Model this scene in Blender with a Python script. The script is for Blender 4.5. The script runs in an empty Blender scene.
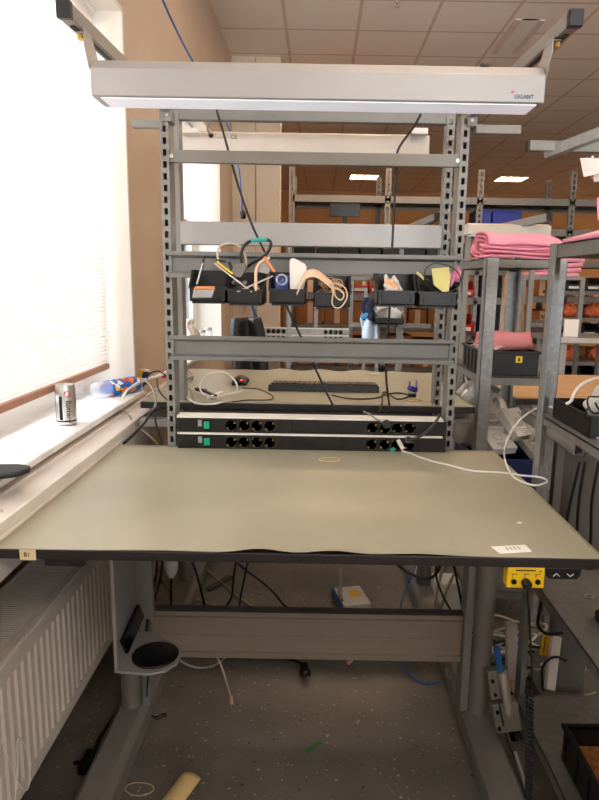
import bpy, math, random
from mathutils import Vector, Matrix
random.seed(4)
S = bpy.context.scene
COL = S.collection
PI = math.pi

# ---------------------------------------------------------------- camera
F, PITCH, ROLL, CX, CY, H = 640.0, .1838, .0169, 317.0, 400.0, 1.32
cd = bpy.data.cameras.new('camera'); cam = bpy.data.objects.new('camera', cd); COL.objects.link(cam)
fw = Vector((0, math.cos(PITCH), -math.sin(PITCH))); dn = Vector((0, -math.sin(PITCH), -math.cos(PITCH))); rt = Vector((1, 0, 0))
right = rt*math.cos(ROLL) - dn*math.sin(ROLL)
down = rt*math.sin(ROLL) + dn*math.cos(ROLL)
M3 = Matrix((right, -down, -fw)).transposed()
cam.matrix_world = Matrix.Translation((0, 0, H)) @ M3.to_4x4()
cd.sensor_width = 36; cd.lens = 36*F/800; cd.shift_x = -(CX-299.5)/800; cd.clip_start = .02
S.camera = cam

def at(u, v, x=None, y=None, z=None):
    """survey helper: photo point -> place in the room at a known x, y or height"""
    a, b = u-CX, v-CY
    X = a*math.cos(ROLL)+b*math.sin(ROLL); V = -a*math.sin(ROLL)+b*math.cos(ROLL)
    d = Vector((X/F, 0, 0)) + fw + dn*(V/F)
    t = x/d.x if x is not None else (y/d.y if y is not None else (z-H)/d.z)
    return Vector((0, 0, H)) + d*t

# ---------------------------------------------------------------- materials
def lin(c):
    return tuple(((v/255)/12.92 if v/255 <= .04045 else ((v/255+.055)/1.055)**2.4) for v in c)
MATS = {}
def mat(name, c, rough=.5, metal=0., var=.0, scale=20., bump=0., bscale=None, alpha=None, emit=None, es=1., spec=None, trans=0., sub=None, coat=0.):
    m = bpy.data.materials.new(name); m.use_nodes = True; nt = m.node_tree; N = nt.nodes; L = nt.links
    b = N['Principled BSDF']; col = lin(c)
    b.inputs['Base Color'].default_value = (*col, 1); b.inputs['Roughness'].default_value = rough; b.inputs['Metallic'].default_value = metal
    if spec is not None: b.inputs['Specular IOR Level'].default_value = spec
    if coat: b.inputs['Coat Weight'].default_value = coat
    tc = N.new('ShaderNodeTexCoord')
    if var:
        n = N.new('ShaderNodeTexNoise'); n.inputs['Scale'].default_value = scale; n.inputs['Detail'].default_value = 5
        L.new(tc.outputs['Object'], n.inputs['Vector'])
        r = N.new('ShaderNodeValToRGB'); r.color_ramp.elements[0].position = .3; r.color_ramp.elements[1].position = .7
        r.color_ramp.elements[0].color = (*[max(0, k*(1-var)) for k in col], 1); r.color_ramp.elements[1].color = (*[min(1, k*(1+var)) for k in col], 1)
        L.new(n.outputs['Fac'], r.inputs['Fac']); L.new(r.outputs['Color'], b.inputs['Base Color'])
    if bump:
        n2 = N.new('ShaderNodeTexNoise'); n2.inputs['Scale'].default_value = bscale or scale*4; n2.inputs['Detail'].default_value = 3
        L.new(tc.outputs['Object'], n2.inputs['Vector'])
        bp = N.new('ShaderNodeBump'); bp.inputs['Strength'].default_value = bump; bp.inputs['Distance'].default_value = .004
        L.new(n2.outputs['Fac'], bp.inputs['Height']); L.new(bp.outputs['Normal'], b.inputs['Normal'])
    if emit:
        b.inputs['Emission Color'].default_value = (*lin(emit), 1); b.inputs['Emission Strength'].default_value = es
    if trans: b.inputs['Transmission Weight'].default_value = trans
    if alpha is not None: b.inputs['Alpha'].default_value = alpha
    MATS[name] = m; return m

mat('grey_paint', (134, 133, 129), .42, .0, .06, 9, .05, 300)
mat('rail_paint', (124, 124, 122), .4, .15, .05, 9, .04, 300)
mat('silver_paint', (166, 164, 163), .38, .25, .04, 6)
mat('aluminium', (196, 192, 186), .34, .75, .05, 8)
mat('brushed_aluminium', (164, 152, 140), .42, .45, .05, 5)
mat('galvanised', (150, 154, 156), .42, .25, .16, 55, .05, 90)
mat('shelf_steel', (128, 126, 122), .48, .35, .14, 45, .05, 90)
mat('column_grey', (142, 139, 135), .4, .3, .04, 6)
mat('dark_edge', (36, 31, 32), .45, 0, .1, 30)
mat('black_plastic', (12, 12, 13), .42, 0, .15, 30, .05, 200)
mat('bin_black', (17, 18, 20), .38, 0, .12, 25, .06, 160)
mat('gloss_black', (14, 14, 15), .22)
mat('black_cable', (20, 20, 22), .45)
mat('grey_cable', (150, 146, 140), .5)
mat('beige_cable', (196, 182, 160), .5)
mat('white_cable', (236, 234, 230), .4)
mat('blue_cable', (40, 110, 190), .4)
mat('teal_plastic', (40, 175, 165), .4)
mat('green_switch', (20, 150, 110), .3, emit=(20, 150, 110), es=.15)
mat('white_plastic', (235, 234, 230), .4, 0, .03, 8)
mat('dull_white', (214, 208, 200), .55, 0, .05, 8)
mat('paper', (245, 244, 240), .7, 0, .03, 15)
mat('ink', (40, 40, 44), .6)
mat('logo_blue', (30, 50, 120), .5)
mat('logo_red', (205, 30, 40), .5)
mat('yellow', (245, 200, 20), .45, 0, .05, 12)
mat('sticky_yellow', (232, 226, 150), .7, 0, .03, 12)
mat('tag_cream', (226, 204, 160), .6, 0, .04, 20)
mat('pink_foam', (252, 166, 190), .75, 0, .06, 18, .25, 140)
mat('salmon_foam', (246, 160, 164), .75, 0, .05, 18, .25, 140)
mat('pink_film', (228, 150, 190), .3, 0, .15, 40)
mat('blue_crate', (22, 38, 96), .4, 0, .08, 12)
mat('bright_blue', (32, 50, 160), .45, 0, .08, 10)
mat('red_bin', (205, 28, 30), .4, 0, .08, 12)
mat('cardboard', (166, 112, 66), .8, 0, .12, 12, .1, 90)
mat('cardboard_pale', (196, 150, 108), .8, 0, .12, 12, .1, 90)
mat('wood_fill', (188, 118, 66), .85, 0, .35, 60, .5, 90)
mat('bench_wood', (190, 150, 106), .55, 0, .08, 10)
mat('rubber_band', (226, 196, 160), .6)
mat('twine', (196, 164, 128), .8, 0, .2, 80)
mat('strap_beige', (232, 200, 170), .55, 0, .05, 20)
mat('masking_tape', (226, 200, 140), .65, 0, .06, 20)
mat('green_tape', (50, 120, 45), .5)
mat('steel', (206, 204, 200), .32, .8, .06, 20)
mat('brass', (190, 150, 80), .3, .9)
mat('copper_orange', (226, 150, 96), .35, .6)
mat('tin_grey', (176, 174, 172), .35, .6, .1, 30)
mat('radiator_white', (228, 220, 210), .42, 0, .03, 5)
mat('slot_dark', (44, 38, 34), .7)
mat('wall_white', (236, 232, 224), .75, 0, .03, 3, .04, 120)
mat('wall_beige', (202, 182, 162), .8, 0, .04, 3, .05, 120)
mat('wall_cream', (224, 208, 186), .8, 0, .03, 3, .05, 120)
mat('wall_orange', (212, 166, 116), .8, 0, .05, 2, .04, 120)
mat('frame_white', (240, 240, 238), .4, 0, .02, 5)
mat('blind_rail', (176, 130, 104), .55, 0, .06, 20)
mat('sill_white', (240, 240, 240), .3, 0, .10, 14)
mat('trunk_white', (236, 230, 224), .4, 0, .05, 10)
mat('trunk_tan', (196, 150, 122), .55, 0, .06, 10)
mat('coat_grey', (170, 150, 130), .9, 0, .1, 20, .2, 80)
mat('navy_cloth', (34, 38, 60), .9, 0, .2, 20, .2, 60)
mat('chair_black', (30, 31, 36), .55, 0, .1, 40, .1, 200)
mat('screen_black', (12, 13, 15), .2)
mat('red_light', (255, 60, 50), .4, emit=(255, 50, 40), es=3)
mat('orange_cloth', (226, 120, 80), .9, 0, .2, 20)
mat('pvc_white', (226, 216, 206), .5, 0, .05, 8)
mat('actuator_grey', (128, 122, 110), .45, .3, .1, 20)
mat('blue_glass', (60, 84, 160), .1, 0, alpha=.55)
mat('blue_bag', (110, 190, 235), .4, 0, .1, 12, alpha=.8)
mat('bag_pale', (196, 216, 234), .35, 0, .06, 20)
mat('bag_blue', (70, 165, 225), .4)
mat('white_film', (226, 220, 214), .4, 0, .08, 14, .4, 40)
mat('clear_plastic', (225, 232, 238), .08, 0, alpha=.35)
mat('navy_connector', (36, 46, 150), .4)
mat('building_pale', (226, 236, 240), .8, 0, .06, 1.5)
mat('building_glass', (150, 205, 225), .2)
mat('outside_ground', (205, 205, 200), .9, 0, .05, 2)
mat('dark_metal', (66, 64, 64), .5, .3)
mat('panel_grey', (120, 116, 110), .55, .2, .06, 6)
mat('fill_lamp_panel', (255, 240, 220), .5, emit=(255, 226, 198), es=10)
mat('warm_lamp_panel', (255, 225, 190), .5, emit=(255, 214, 170), es=15)
mat('lamp_diffuser', (240, 242, 248), .45, 0, emit=(232, 238, 255), es=.30)

def nodes(name):
    m = bpy.data.materials.new(name); m.use_nodes = True; MATS[name] = m
    return m.node_tree, m.node_tree.nodes, m.node_tree.links, m.node_tree.nodes['Principled BSDF']

# bench mat: grey-green with faint mottling and a few scuffs
nt, N, L, b = nodes('bench_mat')
tc = N.new('ShaderNodeTexCoord'); n1 = N.new('ShaderNodeTexNoise'); n1.inputs['Scale'].default_value = 4; n1.inputs['Detail'].default_value = 6
L.new(tc.outputs['Object'], n1.inputs['Vector'])
r = N.new('ShaderNodeValToRGB'); r.color_ramp.elements[0].position = .3; r.color_ramp.elements[1].position = .72
r.color_ramp.elements[0].color = (*lin((160, 157, 136)), 1); r.color_ramp.elements[1].color = (*lin((174, 170, 150)), 1)
L.new(n1.outputs['Fac'], r.inputs['Fac']); L.new(r.outputs['Color'], b.inputs['Base Color'])
b.inputs['Roughness'].default_value = .36
n2 = N.new('ShaderNodeTexNoise'); n2.inputs['Scale'].default_value = 400
bp = N.new('ShaderNodeBump'); bp.inputs['Strength'].default_value = .05; bp.inputs['Distance'].default_value = .002
L.new(tc.outputs['Object'], n2.inputs['Vector']); L.new(n2.outputs['Fac'], bp.inputs['Height']); L.new(bp.outputs['Normal'], b.inputs['Normal'])

# floor: grey vinyl with white and dark chips
nt, N, L, b = nodes('floor_vinyl')
tc = N.new('ShaderNodeTexCoord')
n1 = N.new('ShaderNodeTexNoise'); n1.inputs['Scale'].default_value = 7; n1.inputs['Detail'].default_value = 8
L.new(tc.outputs['Object'], n1.inputs['Vector'])
r = N.new('ShaderNodeValToRGB'); r.color_ramp.elements[0].position = .3; r.color_ramp.elements[1].position = .7
r.color_ramp.elements[0].color = (*lin((104, 98, 92)), 1); r.color_ramp.elements[1].color = (*lin((124, 118, 111)), 1)
L.new(n1.outputs['Fac'], r.inputs['Fac'])
prev = r.outputs['Color']
for sc, thr, c, keep in ((42, .17, (176, 170, 162), .86), (75, .22, (164, 158, 150), .80), (40, .17, (62, 58, 55), .84)):
    v = N.new('ShaderNodeTexVoronoi'); v.inputs['Scale'].default_value = sc
    mp = N.new('ShaderNodeMapping'); mp.inputs['Location'].default_value = (sc*.37, sc*.11, 0); mp.inputs['Scale'].default_value = (1, 1, 0)
    nn = N.new('ShaderNodeTexNoise'); nn.inputs['Scale'].default_value = 90; L.new(tc.outputs['Object'], nn.inputs['Vector'])
    am = N.new('ShaderNodeVectorMath'); am.operation = 'SCALE'; am.inputs['Scale'].default_value = .012; L.new(nn.outputs['Color'], am.inputs[0])
    av = N.new('ShaderNodeVectorMath'); av.operation = 'ADD'; L.new(tc.outputs['Object'], av.inputs[0]); L.new(am.outputs[0], av.inputs[1]); L.new(av.outputs[0], mp.inputs['Vector'])
    L.new(mp.outputs['Vector'], v.inputs['Vector'])
    lt = N.new('ShaderNodeMath'); lt.operation = 'LESS_THAN'; lt.inputs[1].default_value = thr; L.new(v.outputs['Distance'], lt.inputs[0])
    sp = N.new('ShaderNodeSeparateColor'); L.new(v.outputs['Color'], sp.inputs['Color'])
    gt = N.new('ShaderNodeMath'); gt.operation = 'GREATER_THAN'; gt.inputs[1].default_value = keep; L.new(sp.outputs['Red'], gt.inputs[0])
    mu = N.new('ShaderNodeMath'); mu.operation = 'MULTIPLY'; L.new(lt.outputs[0], mu.inputs[0]); L.new(gt.outputs[0], mu.inputs[1])
    mx = N.new('ShaderNodeMix'); mx.data_type = 'RGBA'; L.new(mu.outputs[0], mx.inputs['Factor']); L.new(prev, mx.inputs[6]); mx.inputs[7].default_value = (*lin(c), 1)
    prev = mx.outputs[2]
L.new(prev, b.inputs['Base Color']); b.inputs['Roughness'].default_value = .42

# ceiling: white mineral tiles in a half-metre grid
nt, N, L, b = nodes('ceiling_tiles')
tc = N.new('ShaderNodeTexCoord'); sx = N.new('ShaderNodeSeparateXYZ'); L.new(tc.outputs['Object'], sx.inputs[0])
ms = []
for k, o in (('X', .27), ('Y', .13)):
    ad = N.new('ShaderNodeMath'); ad.operation = 'ADD'; ad.inputs[1].default_value = 20+o; L.new(sx.outputs[k], ad.inputs[0])
    dv = N.new('ShaderNodeMath'); dv.operation = 'DIVIDE'; dv.inputs[1].default_value = .5; L.new(ad.outputs[0], dv.inputs[0])
    fr = N.new('ShaderNodeMath'); fr.operation = 'FRACT'; L.new(dv.outputs[0], fr.inputs[0])
    lt = N.new('ShaderNodeMath'); lt.operation = 'LESS_THAN'; lt.inputs[1].default_value = .045; L.new(fr.outputs[0], lt.inputs[0]); ms.append(lt)
mxm = N.new('ShaderNodeMath'); mxm.operation = 'MAXIMUM'; L.new(ms[0].outputs[0], mxm.inputs[0]); L.new(ms[1].outputs[0], mxm.inputs[1])
mx = N.new('ShaderNodeMix'); mx.data_type = 'RGBA'; L.new(mxm.outputs[0], mx.inputs['Factor'])
mx.inputs[6].default_value = (*lin((242, 234, 226)), 1); mx.inputs[7].default_value = (*lin((214, 196, 182)), 1)
L.new(mx.outputs[2], b.inputs['Base Color']); b.inputs['Roughness'].default_value = .9
n2 = N.new('ShaderNodeTexNoise'); n2.inputs['Scale'].default_value = 150
bp = N.new('ShaderNodeBump'); bp.inputs['Strength'].default_value = .1; bp.inputs['Distance'].default_value = .003
L.new(tc.outputs['Object'], n2.inputs['Vector']); L.new(n2.outputs['Fac'], bp.inputs['Height']); L.new(bp.outputs['Normal'], b.inputs['Normal'])

# pleated blind cloth: lets daylight through
nt, N, L, b = nodes('blind_cloth')
tr = N.new('ShaderNodeBsdfTranslucent'); tr.inputs['Color'].default_value = (*lin((246, 243, 240)), 1)
b.inputs['Base Color'].default_value = (*lin((236, 220, 208)), 1); b.inputs['Roughness'].default_value = .9
mxs = N.new('ShaderNodeMixShader'); mxs.inputs[0].default_value = .40
L.new(b.outputs[0], mxs.inputs[1]); L.new(tr.outputs[0], mxs.inputs[2]); L.new(mxs.outputs[0], N['Material Output'].inputs[0])

# thin window pane
nt, N, L, b = nodes('window_glass')
tp = N.new('ShaderNodeBsdfTransparent'); gl = N.new('ShaderNodeBsdfGlossy'); gl.inputs['Roughness'].default_value = .03
lw = N.new('ShaderNodeLayerWeight'); lw.inputs['Blend'].default_value = .2
mxs = N.new('ShaderNodeMixShader'); L.new(lw.outputs['Fresnel'], mxs.inputs[0]); L.new(tp.outputs[0], mxs.inputs[1]); L.new(gl.outputs[0], mxs.inputs[2])
L.new(mxs.outputs[0], N['Material Output'].inputs[0])

# printed bottle sleeve: blue with bright blobs
nt, N, L, b = nodes('printed_blue')
tc = N.new('ShaderNodeTexCoord'); v = N.new('ShaderNodeTexVoronoi'); v.inputs['Scale'].default_value = 55; L.new(tc.outputs['Object'], v.inputs['Vector'])
sp = N.new('ShaderNodeSeparateColor'); L.new(v.outputs['Color'], sp.inputs['Color'])
r = N.new('ShaderNodeValToRGB'); r.color_ramp.interpolation = 'CONSTANT'
r.color_ramp.elements[0].color = (*lin((30, 110, 205)), 1); r.color_ramp.elements[1].position = .58; r.color_ramp.elements[1].color = (*lin((240, 130, 40)), 1)
for p, c in ((.72, (250, 210, 60)), (.82, (200, 50, 50)), (.9, (245, 245, 240))):
    e = r.color_ramp.elements.new(p); e.color = (*lin(c), 1)
L.new(sp.outputs['Red'], r.inputs['Fac']); L.new(r.outputs['Color'], b.inputs['Base Color']); b.inputs['Roughness'].default_value = .3

# ---------------------------------------------------------------- mesh builder
def V3(*a): return Vector(a)
class MB:
    def __init__(s): s.v = []; s.f = []; s.sm = []
    def add(s, vs, fs, smooth=False):
        o = len(s.v); s.v += [Vector(p) for p in vs]; s.f += [tuple(i+o for i in f) for f in fs]; s.sm += [smooth]*len(fs); return s
    def box(s, x0, x1, y0, y1, z0, z1):
        return s.add([(x0, y0, z0), (x1, y0, z0), (x1, y1, z0), (x0, y1, z0), (x0, y0, z1), (x1, y0, z1), (x1, y1, z1), (x0, y1, z1)],
                     [(3, 2, 1, 0), (4, 5, 6, 7), (0, 1, 5, 4), (1, 2, 6, 5), (2, 3, 7, 6), (3, 0, 4, 7)])
    def obox(s, c, sx, sy, sz, R=None):
        R = R or Matrix.Identity(3); c = Vector(c); o = len(s.v)
        s.box(-sx/2, sx/2, -sy/2, sy/2, -sz/2, sz/2)
        for i in range(o, len(s.v)): s.v[i] = R @ s.v[i] + c
        return s
    def bar(s, p, q, w, h, up=(0, 0, 1)):
        p, q = Vector(p), Vector(q); d = (q-p).normalized(); up = Vector(up)
        a = d.cross(up).normalized(); u = a.cross(d).normalized()
        R = Matrix((a, d, u)).transposed()
        return s.obox((p+q)/2, w, (q-p).length, h, R)
    def prism(s, poly, axis, a, b):
        n = len(poly)
        def P(p, t): return {'x': (t, p[0], p[1]), 'y': (p[0], t, p[1]), 'z': (p[0], p[1], t)}[axis]
        vs = [P(p, a) for p in poly]+[P(p, b) for p in poly]
        fs = [tuple(range(n-1, -1, -1)), tuple(range(n, 2*n))]+[(i, (i+1) % n, n+(i+1) % n, n+i) for i in range(n)]
        return s.add(vs, fs)
    def tube(s, pts, r, seg=8, smooth=True, closed=False):
        pts = [Vector(p) for p in pts]; n = len(pts); vs = []; fs = []; a = None
        for i, p in enumerate(pts):
            if closed: d = pts[(i+1) % n]-pts[i-1]
            else: d = pts[min(i+1, n-1)]-pts[max(i-1, 0)]
            if d.length < 1e-9: d = Vector((0, 0, 1))
            d.normalize()
            if a is None:
                a = d.cross(Vector((0, 0, 1)))
                if a.length < .1: a = d.cross(Vector((1, 0, 0)))
            a = (a-d*a.dot(d)); a.normalize(); u = d.cross(a)
            rr = r[i] if isinstance(r, (list, tuple)) else r
            vs += [p+(a*math.cos(2*PI*k/seg)+u*math.sin(2*PI*k/seg))*rr for k in range(seg)]
        m = n if closed else n-1
        for i in range(m):
            for k in range(seg):
                j = (i+1) % n
                fs.append((i*seg+k, i*seg+(k+1) % seg, j*seg+(k+1) % seg, j*seg+k))
        s.add(vs, fs, smooth)
        if not closed: s.add(vs[:seg], [tuple(range(seg-1, -1, -1))]); s.add(vs[-seg:], [tuple(range(seg))])
        return s
    def curve(s, pts, r, seg=8, sub=8):
        return s.tube(smooth_path(pts, sub), r, seg)
    def cyl(s, p, q, r, seg=20): return s.tube([p, q], r, seg)
    def lathe(s, prof, c=(0, 0, 0), seg=24, R=None):
        R = R or Matrix.Identity(3); c = Vector(c); vs = []; fs = []
        for (r, z) in prof:
            for k in range(seg):
                vs.append(R @ Vector((r*math.cos(2*PI*k/seg), r*math.sin(2*PI*k/seg), z)) + c)
        for i in range(len(prof)-1):
            for k in range(seg): fs.append((i*seg+k, i*seg+(k+1) % seg, (i+1)*seg+(k+1) % seg, (i+1)*seg+k))
        s.add(vs, fs, True)
        s.add(vs[:seg], [tuple(range(seg-1, -1, -1))]); s.add(vs[-seg:], [tuple(range(seg))])
        return s
    def grid(s, fn, nu, nv, thick=.002, smooth=True):
        """fn(i/nu, j/nv)->point ; gives a sheet with thickness along its normal"""
        P = [[Vector(fn(i/nu, j/nv)) for j in range(nv+1)] for i in range(nu+1)]
        top = []; bot = []
        for i in range(nu+1):
            for j in range(nv+1):
                du = P[min(i+1, nu)][j]-P[max(i-1, 0)][j]; dv = P[i][min(j+1, nv)]-P[i][max(j-1, 0)]
                n = du.cross(dv); n = n.normalized() if n.length > 1e-12 else Vector((0, 0, 1))
                top.append(P[i][j]+n*thick/2); bot.append(P[i][j]-n*thick/2)
        w = nv+1; o = len(top); fs = []
        for i in range(nu):
            for j in range(nv):
                a, b_, c, d = i*w+j, (i+1)*w+j, (i+1)*w+j+1, i*w+j+1
                fs += [(a, b_, c, d), (o+d, o+c, o+b_, o+a)]
        for i in range(nu):
            fs += [(i*w, o+i*w, o+(i+1)*w, (i+1)*w), (i*w+nv, (i+1)*w+nv, o+(i+1)*w+nv, o+i*w+nv)]
        for j in range(nv):
            fs += [(j, j+1, o+j+1, o+j), (nu*w+j, o+nu*w+j, o+nu*w+j+1, nu*w+j+1)]
        return s.add(top+bot, fs, smooth)
    def xf(s, R=None, t=(0, 0, 0)):
        R = R or Matrix.Identity(3); t = Vector(t); s.v = [R @ v + t for v in s.v]; return s
    def build(s, name, m, parent=None, bevel=0, off=None, shade=None):
        me = bpy.data.meshes.new(name); o = bpy.data.objects.new(name, me); COL.objects.link(o)
        if off is None: off = world_of(parent) if parent is not None else Vector((0, 0, 0))
        if parent is None and off == Vector((0, 0, 0)) and s.v:
            lo = Vector([min(v[i] for v in s.v) for i in range(3)]); hi = Vector([max(v[i] for v in s.v) for i in range(3)])
            base = Vector(((lo.x+hi.x)/2, (lo.y+hi.y)/2, lo.z)); o.location = base; off = base
        me.from_pydata([v-Vector(off) for v in s.v], [], s.f); me.update()
        for p, k in zip(me.polygons, s.sm): p.use_smooth = k
        me.materials.append(MATS[m] if isinstance(m, str) else m)
        import bmesh
        bm = bmesh.new(); bm.from_mesh(me); bmesh.ops.recalc_face_normals(bm, faces=bm.faces); bm.to_mesh(me); bm.free()
        if parent is not None: o.parent = parent
        if bevel:
            md = o.modifiers.new('bevel', 'BEVEL'); md.width = bevel; md.segments = 2; md.limit_method = 'ANGLE'; md.angle_limit = math.radians(40)
        return o

def world_of(o):
    p = Vector(o.location)
    while o.parent is not None: o = o.parent; p = p + o.location
    return p
def smooth_path(pts, sub=8, closed=False):
    pts = [Vector(p) for p in pts]; n = len(pts); out = []
    rng = range(n) if closed else range(n-1)
    for i in rng:
        p0 = pts[i-1] if (closed or i > 0) else pts[0]; p1 = pts[i]; p2 = pts[(i+1) % n]; p3 = pts[(i+2) % n] if closed else pts[min(i+2, n-1)]
        for k in range(sub):
            t = k/sub
            out.append(.5*((2*p1)+(p2-p0)*t+(2*p0-5*p1+4*p2-p3)*t*t+(3*p1-p0-3*p2+p3)*t**3))
    if not closed: out.append(pts[-1])
    return out
def tag(o, label, cat, group=None, kind=None):
    if label: o['label'] = label
    if cat: o['category'] = cat
    if group: o['group'] = group
    if kind: o['kind'] = kind
    return o
def thing(name, label, cat, loc=(0, 0, 0), group=None):
    o = bpy.data.objects.new(name, None); COL.objects.link(o); o.location = loc; o.empty_display_size = .05
    return tag(o, label, cat, group)
def struct(name, mb, m, parent=None, bevel=0):
    o = mb.build(name, m, parent, bevel)
    if parent is None: o['kind'] = 'structure'
    return o
def dup(root, loc, label=None, rz=None, group=None, scale=None):
    kids = [c for c in bpy.data.objects if c.parent == root]
    r = root.copy(); COL.objects.link(r); r.location = loc
    if rz is not None: r.rotation_euler = (0, 0, rz)
    if scale: r.scale = scale
    if label: r['label'] = label
    if group: r['group'] = group
    for c in kids:
        k = c.copy(); COL.objects.link(k); k.parent = r
        for g in [x for x in bpy.data.objects if x.parent == c]:
            d = g.copy(); COL.objects.link(d); d.parent = k
    return r
def text(name, s, size, m, parent, R, loc, depth=.0004, align='CENTER'):
    cu = bpy.data.curves.new(name, 'FONT'); cu.body = s; cu.size = size; cu.extrude = depth; cu.align_x = align; cu.align_y = 'CENTER'
    t = bpy.data.objects.new('tmp', cu); COL.objects.link(t)
    me = bpy.data.meshes.new_from_object(t.evaluated_get(bpy.context.evaluated_depsgraph_get()))
    bpy.data.objects.remove(t)
    me.name = name
    off = world_of(parent)
    for v in me.vertices: v.co = R @ v.co + Vector(loc) - off
    me.materials.clear(); me.materials.append(MATS[m])
    o = bpy.data.objects.new(name, me); COL.objects.link(o); o.parent = parent
    return o
FRONT = Matrix(((1, 0, 0), (0, 0, -1), (0, 1, 0)))          # text facing -y: x right, z up
FRONT = Matrix(((1, 0, 0), (0, 0, -1), (0, 1, 0)))
FLAT = Matrix.Identity(3)
def rotz(a): return Matrix.Rotation(a, 3, 'Z')
def rotx(a): return Matrix.Rotation(a, 3, 'X')
def roty(a): return Matrix.Rotation(a, 3, 'Y')
def cable(name, label, pts, r, m, cat='cable', group=None, seg=7, sub=8):
    return tag(MB().curve(pts, r, seg, sub).build(name, m), label, cat, group)

# ================================================================ THE ROOM
WX, YE1, WZ0, WZ1, CZ = -.72, 2.49, .86, 2.26, 3.05      # wall face, far end of the near window, sill, head, ceiling
struct('floor', MB().box(-1.0, 9, -3.2, 13.2, -.1, 0), 'floor_vinyl')
struct('ceiling', MB().box(-1.0, 9, -3.2, 13.2, CZ, CZ+.1), 'ceiling_tiles')
w = MB()
w.box(-.98, -.90, -.9, 2.45, 0, .70)
for y0, y1, z0, z1 in ((-3.2, -.9, 0, WZ0), (2.45, 5.6, 0, WZ0), (-.9, 2.45, .70, WZ0), (-3.2, 5.6, WZ1, CZ), (-3.2, -1, WZ0, WZ1), (YE1, 3.3, WZ0, WZ1), (4.75, 5.6, WZ0, WZ1)):
    w.box(-.98, WX, y0, y1, z0, z1)
struct('wall_left', w, 'wall_beige')
w = MB(); w.box(-.98, -.535, 5.45, 5.6, 0, CZ); w.box(-.525, -.33, 5.45, 5.6, 0, CZ); w.box(-.54, -.52, 5.48, 5.6, 0, CZ)
struct('wall_return', w, 'wall_cream')
struct('wall_side', MB().box(-.98, -.84, 5.6, 13.2, 0, CZ), 'wall_orange')
struct('wall_back', MB().box(-1, 9, 13.0, 13.2, 0, CZ), 'wall_orange')
w = MB()
for x0, x1, z0, z1 in ((-1, .2, 0, CZ), (5.2, 9, 0, CZ), (.2, 5.2, 0, 1.5), (.2, 5.2, 2.7, CZ)): w.box(x0, x1, -3.2, -3.0, z0, z1)
struct('wall_front', w, 'wall_cream')
t = bpy.data.objects.new('window_3', None); COL.objects.link(t); t.location = (2.7, -3.1, 1.5); t['kind'] = 'structure'  # unseen window added behind the camera to let in fill light
fr = MB()
for x in (.2, 1.85, 3.5, 5.14): fr.box(x, x+.06, -3.14, -3.06, 1.5, 2.7)
fr.box(.2, 5.2, -3.135, -3.065, 1.5, 1.56); fr.box(.2, 5.2, -3.135, -3.065, 2.64, 2.7)
fr.build('window_frame', 'frame_white', t, .004)
MB().box(.26, 5.14, -3.103, -3.097, 1.56, 2.64).build('glass_pane', 'window_glass', t)
struct('wall_right', MB().box(8.9, 9, -3.0, 13.0, 0, CZ), 'wall_cream')
def window(n, y0, y1):
    t = bpy.data.objects.new('window_%d' % n, None); COL.objects.link(t); t.location = (-.95, (y0+y1)/2, WZ0); t['kind'] = 'structure'
    fr = MB()
    for a, b_ in ((y0, y0+.05), (y1-.05, y1), ((y0+y1)/2-.03, (y0+y1)/2+.03)): fr.box(-.97, -.91, a, b_, WZ0, WZ1)
    fr.box(-.965, -.912, y0, y1, WZ0+.0, WZ0+.07); fr.box(-.965, -.912, y0, y1, WZ1-.05, WZ1)
    fr.build('window_frame', 'frame_white', t, .004)
    MB().box(-.943, -.937, y0+.05, y1-.05, WZ0+.07, WZ1-.05).build('glass_pane', 'window_glass', t)
    rv = MB(); rv.box(-.98, WX+.004, y1-.012, y1+.004, WZ0, WZ1); rv.box(-.98, WX+.004, y0-.004, y0+.012, WZ0, WZ1); rv.box(-.98, WX+.004, y0, y1, WZ1-.012, WZ1+.004)
    rv.build('reveal_lining', 'wall_white', t)
    MB().box(-.955, -.69, y0-.02, y1+.03, WZ0+.002, WZ0+.02).build('window_sill', 'sill_white', t, .004)
    return t
window(1, -1.0, YE1); window(2, 3.3, 4.75)
def blind(y0, y1, z0, label, grp):
    t = thing('pleated_blind', label, 'blind', (-.815, (y0+y1)/2, z0-.022), grp)
    c = MB(); zz = z0; k = 0; pts = []
    while zz < WZ1-.012:
        pts.append((-.815+(.0045 if k % 2 else -.0045), zz)); zz += .0068; k += 1
    n = len(pts); vs = [(p[0], y0, p[1]) for p in pts]+[(p[0], y1, p[1]) for p in pts]
    c.add(vs, [(i, i+1, n+i+1, n+i) for i in range(n-1)])
    c.build('pleated_cloth', 'blind_cloth', t)
    MB().box(-.826, -.804, y0, y1, z0-.022, z0).build('bottom_rail', 'blind_rail', t, .003)
    MB().box(-.83, -.80, y0, y1, WZ1-.03, WZ1-.012).build('head_rail', 'frame_white', t, .002)
    return t
blind(-.96, 2.455, .995, 'large pleated white blind glowing with daylight over the near window', None)
blind(3.33, 4.71, 1.67, 'pleated blind half lowered over the further window behind the rack', None)
# wall trunking under the sill (part of the room's fittings)
t = thing('cable_trunking', 'long white cable trunking on the wall under the near window sill', 'trunking', (-.67, .8, .72))
MB().prism([(-.7195, .72), (-.624, .72), (-.624, .806), (-.627, .808), (-.627, .811), (-.624, .813), (-.624, .836), (-.628, .838), (-.694, .838), (-.694, .846), (-.70, .846), (-.70, .838), (-.7195, .838)], 'y', -1.2, 1.77).build('trunking_body', 'trunk_white', t)
MB().prism([(-.7195, .72), (-.6245, .72), (-.6245, .806), (-.627, .808), (-.627, .811), (-.6245, .813), (-.6245, .835), (-.628, .8375), (-.694, .8375), (-.694, .8455), (-.70, .8455), (-.70, .8375), (-.7195, .8375)], 'y', 1.773, 3.2).build('trunking_body', 'trunk_white', t)
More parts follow.
